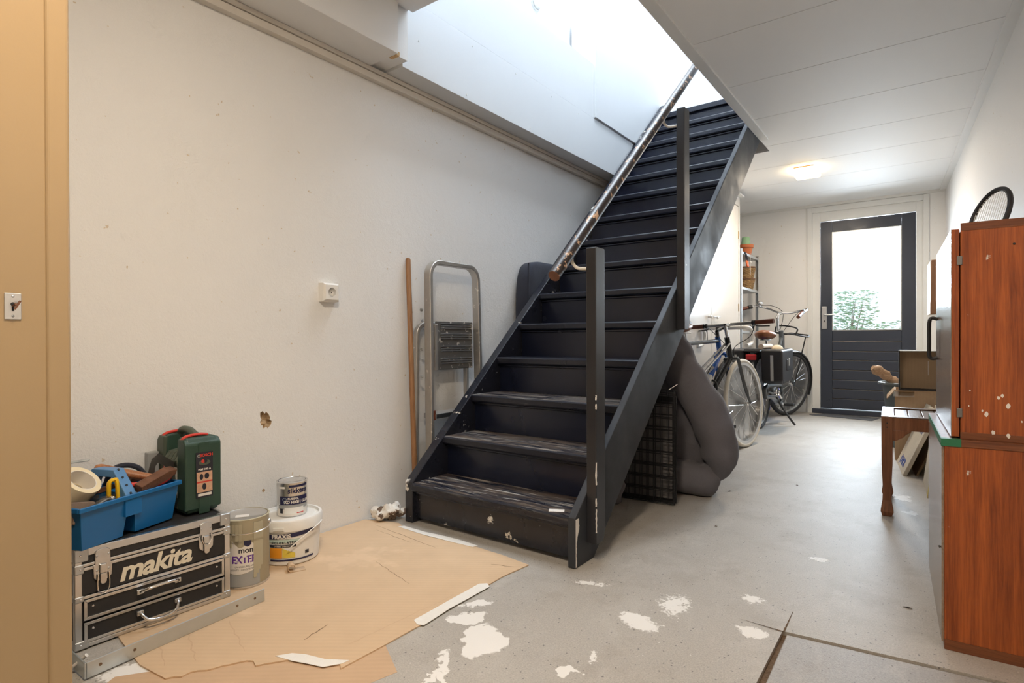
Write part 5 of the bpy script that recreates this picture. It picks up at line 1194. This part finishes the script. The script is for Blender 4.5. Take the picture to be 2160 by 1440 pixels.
def pannier(s):
    mb = MB(); y0, y1 = (.075, .235) if s > 0 else (-.255, -.075)
    prof = [(-.26, .845 - .10), (.17, .755), (.16, .50), (.11, .46), (-.20, .44), (-.245, .47)]
    vs = [(x, y0, z) for x, z in prof] + [(x, y1, z) for x, z in prof]
    o = MB().ext(prof, 'y', y0, y1).build('pannier', 'nylon', bc, bevel=.018, seg=3)
    e = y0 if s < 0 else y1
    MB().ext([(-.2475, .47), (-.2635, .70), (-.2605, .70), (-.244, .47)], 'y', e + (.075 if s < 0 else -.10), e + (.10 if s < 0 else -.075)).build('reflective_strip', 'reflex', o)
    MB().box(-.10, e - .004, .56, .04, e + .004, .66).build('pocket', 'nylon', o, bevel=.004)
    MB().box(-.04, e - .007, .60, -.015, e + .007, .67).build('strap', 'reflex', o, bevel=.002)
pannier(-1); pannier(1)
MB().box(-.25, -.075, .742, .15, .075, .752).build('pannier_bridge', 'nylon', bc, bevel=.004)
MB().tube([(-.23, -.07, .775), (.10, -.07, .775)], .024, 12).build('rolled_flap', mat('pale_strap', (.62, .50, .40), .7, var=.2, vs=30), bc, smooth=True)
MB().sphere((.02, -.15, .745), .085, .05, .045, 16, 10).build('cap_in_pannier', mat('straw_cap', (.62, .52, .38), .8, var=.1), bc, smooth=True)
cg = MB().tube(smooth_path([(-.05, -.06, R - .045), (.20, -.06, R - .07), (bb[0], -.06, bb[2] - .095), (bb[0] + .08, -.06, bb[2] - .06), (bb[0] + .11, -.06, bb[2]), (bb[0] + .08, -.06, bb[2] + .06), (bb[0], -.06, bb[2] + .09), (.20, -.06, R + .045), (-.04, -.06, R + .045), (-.07, -.06, R)], 5), .024, 8, True, flat=.8).build('chain_case', 'bikegry', bc, smooth=True)
crank(bc, bb[0], bb[2], rad(-40), m='chrome')
MB().tube(smooth_path([(.38, .06, .27), (.33, .10, .16), (.27, .20, .02)], 5), .010, 8).tube(smooth_path([(.38, -.06, .27), (.36, -.13, .15), (.34, -.235, .012)], 5), .010, 8).build('kickstand', 'blk', bc, smooth=True)
# blue bag lying behind the bicycles
bb_ = MB().sphere((0, 0, .14), .24, .34, .14, 30, 18, e=.7); bb_.warp(lambda p: Vector((p.x + .05 * noise.noise(p * 7), p.y + .05 * noise.noise(p * 7 + Vector((5, 0, 0))), max(.002, p.z + .06 * noise.noise(p * 9 + Vector((0, 4, 0)))))))
bgo = tag(bb_.build('shopping_bag', 'bluebag', None, smooth=True), 'crumpled bright blue woven bag on the floor behind the city bicycle', 'bag'); bgo.location = (-1.475, 6.42, 0); bgo.rotation_euler = (0, 0, .2)
bgo.scale = (.44, .75, 1.0)

# ================================================================== UNDER THE STAIR
cr = thing('dog_crate', 'folded black wire dog crate standing under the stair', 'dog crate', (-1.04, 2.79, 0), rad(5))
def grid(y, x0, x1, z0, z1, nv, nh, rr=.0016):
    mb = MB()
    mb.tube([(x0, y, z0), (x1, y, z0), (x1, y, z1), (x0, y, z1)], .0036, 6, True)
    for i in range(1, nv): x = x0 + (x1 - x0) * i / nv; mb.tube([(x, y, z0), (x, y, z1)], rr, 5, cap=False)
    for i in range(1, nh): z = z0 + (z1 - z0) * i / nh; mb.tube([(x0, y, z), (x1, y, z)], .0024, 5, cap=False)
    return mb
for k, (y, x0, z0, z1) in enumerate(((0, -.62, .008, .575), (.014, -.60, .010, .588), (.030, -.61, .010, .560), (.050, -.62, .008, .585))):
    grid(y, x0, -.004 - .006 * (k % 2), z0, z1, 17, 9).build('wire_panel', 'blk', cr, kind='stuff')
MB().tube([(-.03, -.004, .590), (.012, .004, .620)], .003, 6).build('latch_rod', 'chrome', cr)
B(-.60, .066, .003, -.012, .078, .55).build('base_tray', 'blk', cr, bevel=.004)
fl = MB(); nx, nz = 26, 26
V = []
for j in range(nz + 1):
    for i in range(nx + 1):
        x = -.30 + .27 * i / nx; z = .02 + .49 * j / nz; V.append((x, .058 - .004 * noise.noise((x * 22, z * 16, 0)) - .003 * abs(noise.noise((x * 50, z * 50, 2))), z))
fl.add(V, [(j * (nx + 1) + i, j * (nx + 1) + i + 1, (j + 1) * (nx + 1) + i + 1, (j + 1) * (nx + 1) + i) for j in range(nz) for i in range(nx)])
fl.warp(lambda p: Mx((-1.04, 2.79, 0), rz=rad(5)) @ p)
solo(fl, 'crate_blanket', 'fleece', 'crumpled grey fleece blanket pressed inside the folded crate', 'blanket', True)

# dog bed: thick bolster rim round a quilted pad, folded and stood on its edge
db = thing('dog_bed', 'charcoal fabric dog bed folded up with thick bolster rim', 'dog bed', (-1.05, 3.16, 0))
def wr(p, a=.014): return p + Vector((noise.noise(Vector((p.x * 9, p.y * 9, p.z * 38))), 0, noise.noise(Vector((p.x * 34, p.y * 9, p.z * 12))))) * .0045 + Vector((noise.noise(p * 9), noise.noise(p * 9 + Vector((7, 0, 0))), noise.noise(p * 9 + Vector((0, 7, 0))))) * a
def crease(mb, fq, am, ax): return mb
up_p = smooth_path([(-.22, .02, .96), (-.155, .0, .83), (-.085, -.02, .69), (.0, -.035, .56), (.075, -.045, .43), (.125, -.05, .30), (.14, -.05, .19), (.105, -.05, .095)], 6)
rs = []
for i in range(len(up_p)):
    t = i / (len(up_p) - 1); rs.append((.082 + .022 * math.sin(PI * t)) * (1 - .55 * max(0, (t - .85) / .15)) * (1 + .035 * math.sin(t * 40)))
bo = MB().tube(up_p, rs, 22); bo.warp(lambda p: wr(p)); bo.build('bolster', 'fabric', db, smooth=True)
lo_p = smooth_path([(.145, -.055, .105), (.06, -.075, .088), (-.05, -.085, .088), (-.20, -.08, .090), (-.34, -.07, .090)], 6)
rs = [(.030 + .060 * min(1, 6 * i / len(lo_p))) * (1 + .03 * math.sin(i * 1.3)) for i in range(len(lo_p))]
bo = MB().tube(lo_p, rs, 22); bo.warp(lambda p: Vector((wr(p).x, wr(p).y, max(.002, wr(p).z)))); bo.build('bolster', 'fabric', db, smooth=True)
pd = MB().ext([(-.42, .09), (.06, .10), (.10, .20), (.06, .36), (-.02, .52), (-.12, .70), (-.24, .86), (-.42, .86)], 'y', .0, .10)
bmx = MB().sphere((-.12, .045, .36), .27, .075, .40, 36, 28, e=.75); bmx.warp(lambda p: wr(Vector((p.x - .12 * max(0, p.z - .30) / .5, p.y, p.z)), .016)); bmx.warp(lambda p: Vector((p.x, p.y, max(.01, p.z)))); bmx.build('pad', 'fabric', db, smooth=True)
bm2 = MB().tube(smooth_path([(-.26, .12, .93), (-.12, .11, .70), (.03, .10, .45), (.075, .09, .25), (.02, .09, .10)], 6), .075, 18); bm2.warp(lambda p: wr(p)); bm2.build('bolster', 'fabric', db, smooth=True)
sk_ = MB().sphere((0, 0, .07), .05, .05, .085, 20, 14); sk_.warp(lambda p: Vector((p.x * 1.1 + .02 * noise.noise(p * 18), p.y + .02 * noise.noise(p * 15), max(.001, p.z + .02 * noise.noise(p * 20)))))
o = tag(sk_.build('cloth_bag', 'fabric', None, smooth=True), 'small dark cloth bag on the floor between stair and crate', 'bag'); o.location = (-1.32, 2.66, 0)
# ================================================================== RIGHT SIDE
kr = rad(2.7)
lc = thing('low_cabinet', 'lower teak veneer cabinet at the right edge of the picture', 'cabinet', (.024, 1.941, 0), kr)
DW, DL = .375, .64
B(.006, 0, .028, DW, .018, .556).build('side_panel', 'teak', lc, bevel=.0015)
B(.006, DL - .018, .028, DW, DL, .556).build('side_panel', 'teak', lc, bevel=.0015)
B(.006, 0, .0, DW, DL, .028).build('plinth', 'teakx', lc, bevel=.001)
B(DW - .008, .018, .028, DW, DL - .018, .556).build('back_panel', 'teak', lc)
B(0, .002, .020, .0055, DL - .002, .554).build('door', 'stoolt', lc, bevel=.001)
B(0, -.002, .556, DW, DL, .575).build('top_board', 'teakx', lc, bevel=.001)
B(-.0015, -.0028, .5555, .042, .02, .5755).build('green_tape', 'greentape', lc); B(-.0018, .02, .5555, .0008, DL - .03, .5755).build('green_tape', 'greentape', lc)
MB().sphere((-.003, .03, .27), .003, .004, .004, 8, 6).build('lock', 'iron', lc, smooth=True)
uc_ = thing('wall_cabinet', 'upper teak cabinet with open door standing on the lower cabinet', 'cabinet', (.065, 1.962, .5758), kr)
UH = .584; UD = .335
B(0, 0, 0, UD, .018, UH).build('side_panel', 'teak', uc_, bevel=.0015); B(0, DL - .05, 0, UD, DL - .032, UH).build('side_panel', 'teak', uc_, bevel=.0015)
B(0, -.001, UH - .020, UD, .0185, UH + .001).build('top_edge', 'teakx', uc_); B(0, -.001, 0, UD, .0185, .018).build('bottom_edge', 'teakx', uc_)
B(0, .018, UH - .018, UD, DL - .05, UH).build('top_board', 'teakx', uc_); B(0, .018, 0, UD, DL - .05, .018).build('bottom_board', 'teakx', uc_); B(UD - .008, .018, .018, UD, DL - .05, UH - .018).build('back_panel', 'teak', uc_)
dl = B(-.019, .002, .004, -.002, DL - .03, UH - .014).build('door', 'teak', uc_, bevel=.0015)
dlf = B(-.0205, .002, .004, -.019, DL - .03, UH - .014).build('door_face', 'stoolt', dl)
for z in (.07, UH - .10): B(-.008, -.003, z - .012, .004, .004, z + .012).build('hinge', 'iron', uc_, bevel=.001)
MB().tube(smooth_path([(-.020, DL - .10, .34), (-.042, DL - .10, .338), (-.044, DL - .10, .26), (-.042, DL - .10, .205), (-.020, DL - .10, .203)], 5), .006, 8).build('pull_handle', 'blk', dl, smooth=True)
MB().cyl((.110, -.0012, UH - .065), (.110, .0005, UH - .065), .0028, seg=10).build('drill_hole', 'blk', uc_)
# white paint splashes dried on the side of the upper cabinet
r = random.Random(11); 
for k in range(16):
    x = r.uniform(.015, .20); z = r.uniform(.012, .16); s = r.uniform(.0012, .0048); n = 9; pts = [(x + s * (1 + r.uniform(-.25, .25)) * math.cos(2 * PI * i / n), z + 1.5 * s * (1 + r.uniform(-.25, .25)) * math.sin(2 * PI * i / n)) for i in range(n)]
    MB().ext(pts, 'y', -.0016, -.0002).build('paint_splash', 'paper', uc_)
# racket head standing on top
rk_ = thing('tennis_racket', 'dark racket head with pale strings sticking up above cabinet', 'racket', (.138, 2.50, .5758 + UH + .002), rad(28))
pts = [(.0, .092 * math.cos(2 * PI * i / 40), .087 + .098 * math.sin(2 * PI * i / 40)) for i in range(40)]
Tk = Matrix.Translation((0, 0, .012)) @ Matrix.Rotation(rad(16), 4, 'Y')
MB().tube(pts, .008, 8, True, mtx=Tk).build('hoop', 'nylon', rk_, smooth=True)
sg = MB()
for i in range(-7, 8):
    y = i * .0115; hh = .092 * math.sqrt(max(0, 1 - (y / .086) ** 2))
    if hh > .02: sg.tube([(0, y, .087 - hh), (0, y, .087 + hh)], .0009, 4, cap=False, mtx=Tk)
for i in range(-8, 9):
    z = i * .0115; hw = .086 * math.sqrt(max(0, 1 - (z / .092) ** 2))
    if hw > .02: sg.tube([(0, -hw, .087 + z), (0, hw, .087 + z)], .0009, 4, cap=False, mtx=Tk)
sg.build('strings', 'whitep', rk_, kind='stuff')
# another brown cabinet end just behind, on a small foot
oc = thing('side_board', 'dark brown cabinet end on a small foot, hidden behind the low cabinet', 'cabinet', (.010, 2.62, 0), kr)
B(.0, 0, .03, .33, .20, .50).build('body', 'teakx', oc, bevel=.002)
for y in (.03, .17): MB().lathe([(.012, 0), (.016, .008), (.010, .02), (.014, .03)], 14, (.012, y, 0)).build('foot', 'rust', oc, smooth=True)
for x in (.30,): MB().lathe([(.012, 0), (.016, .008), (.010, .02), (.014, .03)], 14, (x, .10, 0)).build('foot', 'rust', oc, smooth=True)

# stool with slatted top
sl_ = thing('slatted_stool', 'dark wooden side stool with slatted top and curved brackets', 'stool', (-.190, 3.225, 0), kr)
SW, SD, SH = .50, .46, .475
def sleg(x, y):
    w = .046; P = [(0, .0), (.002, .018), (.008, .06), (.004, .13), (0, .25), (0, SH)]; mb = MB(); vs = []
    for o_, z in ((.004, 0), (-.003, .022), (.005, .075), (.006, .13), (.001, .25), (0, SH)):
        vs += [(x + o_, y + o_, z), (x + w - o_, y + o_, z), (x + w - o_, y + w - o_, z), (x + o_, y + w - o_, z)]
    fs = [(3, 2, 1, 0)]
    for i in range(5):
        for k in range(4): l = (k + 1) % 4; fs.append((4 * i + k, 4 * i + l, 4 * i + 4 + l, 4 * i + 4 + k))
    fs.append((20, 21, 22, 23)); return mb.add(vs, fs).build('leg', 'stool', sl_, bevel=.002)
lgs = [sleg(0, 0), sleg(SW - .046, 0), sleg(0, SD - .046), sleg(SW - .046, SD - .046)]
for z in (SH - .050, SH - .030): MB().cyl((.023, -.0010, z), (.023, .002, z), .003, seg=10).build('peg', 'blk', lgs[0])
B(.046, .004, SH - .062, SW - .046, .030, SH - .002).build('apron', 'stool', sl_, bevel=.002); B(.046, SD - .030, SH - .062, SW - .046, SD - .004, SH - .002).build('apron', 'stool', sl_, bevel=.002)
B(.004, .046, SH - .062, .030, SD - .046, SH - .002).build('apron', 'stool', sl_, bevel=.002); B(SW - .030, .046, SH - .062, SW - .004, SD - .046, SH - .002).build('apron', 'stool', sl_, bevel=.002)
br = [(.046, SH - .062), (.118, SH - .062), (.112, SH - .072), (.098, SH - .080), (.088, SH - .094), (.072, SH - .104), (.060, SH - .112), (.046, SH - .114)]
MB().ext(br, 'y', .006, .028).build('corner_bracket', 'stool', sl_, bevel=.002); MB().ext([(SW - x, z) for x, z in br], 'y', .006, .028).build('corner_bracket', 'stool', sl_, bevel=.002)
MB().box(.0, .0, SH, SW, .050, SH + .002).box(0, SD - .05, SH, SW, SD, SH + .002).box(0, .05, SH, .05, SD - .05, SH + .002).box(SW - .05, .05, SH, SW, SD - .05, SH + .002).build('top_frame', 'stoolt', sl_)
for k in range(7):
    x = .054 + k * .0565; B(x, .052, SH - .014, x + .053, SD - .052, SH - .004).build('slat', 'stoolt', sl_, bevel=.002)

# carton, dark-lined box, tub and firewood beyond the stool
def open_carton(mb, x0, y0, z0, x1, y1, z1, t, mtx=None, face='z'):
    mb.box(x0, y0, z0, x1, y1, z0 + t, mtx); mb.box(x0, y0, z0 + t, x0 + t, y1, z1, mtx); mb.box(x1 - t, y0, z0 + t, x1, y1, z1, mtx)
    mb.box(x0 + t, y0, z0 + t, x1 - t, y0 + t, z1, mtx); mb.box(x0 + t, y1 - t, z0 + t, x1 - t, y1, z1, mtx); return mb
ctn = thing('carton', 'open brown carton behind the stool under the dark-lined box', 'box', (-.200, 4.755, 0), kr)
open_carton(MB(), 0, 0, 0, .36, .34, .485, .005).build('box', 'cardbox', ctn)
MB().box(-.075, 0, -.003, 0, .34, .003, Matrix.Translation((0, 0, .485)) @ Matrix.Rotation(rad(-52), 4, 'Y')).build('flap', 'cardbox', ctn)
MB().box(.0, -.05, -.0015, .12, .02, .0015, Mx((-.01, 0, .478), rx=.7)).build('tape', 'clear', ctn)
bxx_ = thing('lined_box', 'box open to the front with black sides and bare cardboard inside', 'box', (-.178, 4.75, .4885), kr)
bw, bd_, bh = .34, .16, .275
MB().box(0, .0, 0, .006, bd_, bh).build('side', 'blkmat', bxx_); MB().box(bw - .006, 0, 0, bw, bd_, bh).build('side', 'blkmat', bxx_)
B(.006, 0, bh - .006, bw - .006, bd_, bh).build('top', 'whitep', bxx_); B(.006, 0, 0, bw - .006, bd_, .006).build('bottom', 'blkmat', bxx_); B(.006, bd_ - .006, .006, bw - .006, bd_, bh - .006).build('back', 'cardbox', bxx_)
B(.0075, .012, .008, .0088, .04, .05).build('print', 'paper', bxx_); B(.17, bd_ - .0072, .10, .173, bd_ - .006, .20).build('slit', 'paper', bxx_)
tub = thing('plastic_tub', 'grey plastic tub with flared rim behind the carton', 'tub', (-.140, 5.36, 0))
MB().lathe([(0, .006), (.120, .006), (.170, .488), (.196, .492), (.200, .500), (.176, .504), (.168, .494), (.118, .0), (0, 0)], 36).build('body', 'tub', tub, smooth=True)
MB().torus((0, 0, .497), .192, .009, 'z', 40, 8).build('rim', 'tub', tub, smooth=True)
fw_ = MB().tube(smooth_path([(-.135, 5.34, .36), (-.20, 5.30, .47), (-.28, 5.26, .56), (-.365, 5.22, .62)], 6), [.034 + .008 * math.sin(i * 1.7) for i in range(18)] + [.02], 12)
fw_.warp(lambda p: p + Vector((noise.noise(p * 22), noise.noise(p * 22 + Vector((3, 0, 0))), noise.noise(p * 22 + Vector((0, 3, 0))))) * .012)
solo(fw_, 'firewood_log', 'drift', 'weathered piece of driftwood sticking out of the grey tub', 'wood', True)
# flat cartons leaning against the right wall
def lean_panel(name, x0, y0, w, h, t, ang, rz, m, label, cat, th_name='panel'):
    tt = thing(name, label, cat, (x0, y0, 0), rz)
    M_ = Matrix.Rotation(ang, 4, 'Y'); z = 0.0
    MB().box(0, 0, 0, t, w, h, M_).build(th_name, m, tt, bevel=.0015); return tt, M_
ac, M_ = lean_panel('flat_carton', -.140, 4.24, .47, .44, .022, rad(22), rad(6), 'cardw', 'pale flat carton with blue lettering leaning below the stool', 'box')
ink = mat('blue_print', (.04, .09, .38), .6)
def on_panel(name, body, size, u, v, **k):
    vs, fs = text_mesh(body, size, **k); mb = MB(); mb.add([M_ @ Vector((-.0006 - p[2], u - p[0], v + p[1])) for p in vs], [f[::-1] for f in fs]); mb.build(name, ink, ac)
on_panel('lettering', 'ACTION', .085, .22, .30, off=.003); on_panel('lettering', 'JUNIOR', .07, .24, .05, off=.002)
lean_panel('flat_carton', -.075, 4.27, .30, .36, .012, rad(24), rad(6), 'cardedge', 'dark brown flat panel leaning behind the pale lettered carton', 'box')
wx, MW = lean_panel('white_carton', -.014, 3.72, .42, .46, .075, rad(7), rad(3), 'cardw', 'white and yellow printed carton standing beside the cabinet end', 'box')
MB().box(-.0012, .0, 0, .0, .03, .46, MW).build('yellow_edge', 'yel2', wx); MB().box(-.0012, .10, .15, .0, .22, .32, MW).build('printed_label', 'greyink', wx)
lean_panel('foam_sheet', .035, 4.16, .40, .64, .018, rad(15), rad(3), 'cardw', 'tall cream board leaning against the wall beside lined box', 'board')
bt = MB().box(0, 0, 0, .022, .045, 1.15, Mx((-.0, 5.75, 0), ry=rad(5.5), rx=rad(-2)))
solo(bt, 'wooden_batten', 'pine', 'pale pine batten leaning against the wall beyond the cabinet', 'batten', bevel=.001)
pcx = thing('wrapped_canvas', 'brown paper wrapped canvas hung on the right wall near door', 'canvas', (xr(6.15) - .185, 5.92, 1.045), rad(3.2))
MB().ext([(-.005, .0), (.185, .02), (.185, .46), (-.0, .46)], 'y', 0, .035).build('frame_end', 'brown', pcx, bevel=.006, seg=3)
B(-.004, .035, .005, .17, .42, .455).build('canvas', 'cardw', pcx, bevel=.003)
MB().box(-.0055, .10, .10, -.004, .30, .36).build('picture', 'mint', pcx)

# ================================================================== CEILING LAMPS
def ceiling_lamp(label, x, y, sx, sy, power, col=(1.0, .85, .68)):
    t = thing('ceiling_lamp', label, 'lamp', (x, y, ZC - .052))
    B(-sx / 2 + .02, -sy / 2 + .02, .036, sx / 2 - .02, sy / 2 - .02, .052).build('base', 'brown', t, bevel=.003)
    B(-sx / 2, -sy / 2, 0, sx / 2, sy / 2, .038).build('diffuser', 'lamp', t, bevel=.014, seg=4)
    l = bpy.data.lights.new('lamp_light', 'AREA'); l.shape = 'RECTANGLE'; l.size = sx; l.size_y = sy; l.energy = power; l.color = col
    o = bpy.data.objects.new('lamp_light', l); C.objects.link(o); o.parent = t; o.location = (0, 0, -.004); return t
ceiling_lamp('glowing square ceiling lamp in front of the garden door', -.90, 5.66, .20, .30, 22)
ceiling_lamp('warm ceiling lamp over the entrance, just outside the picture', -.55, .35, .26, .26, 29)
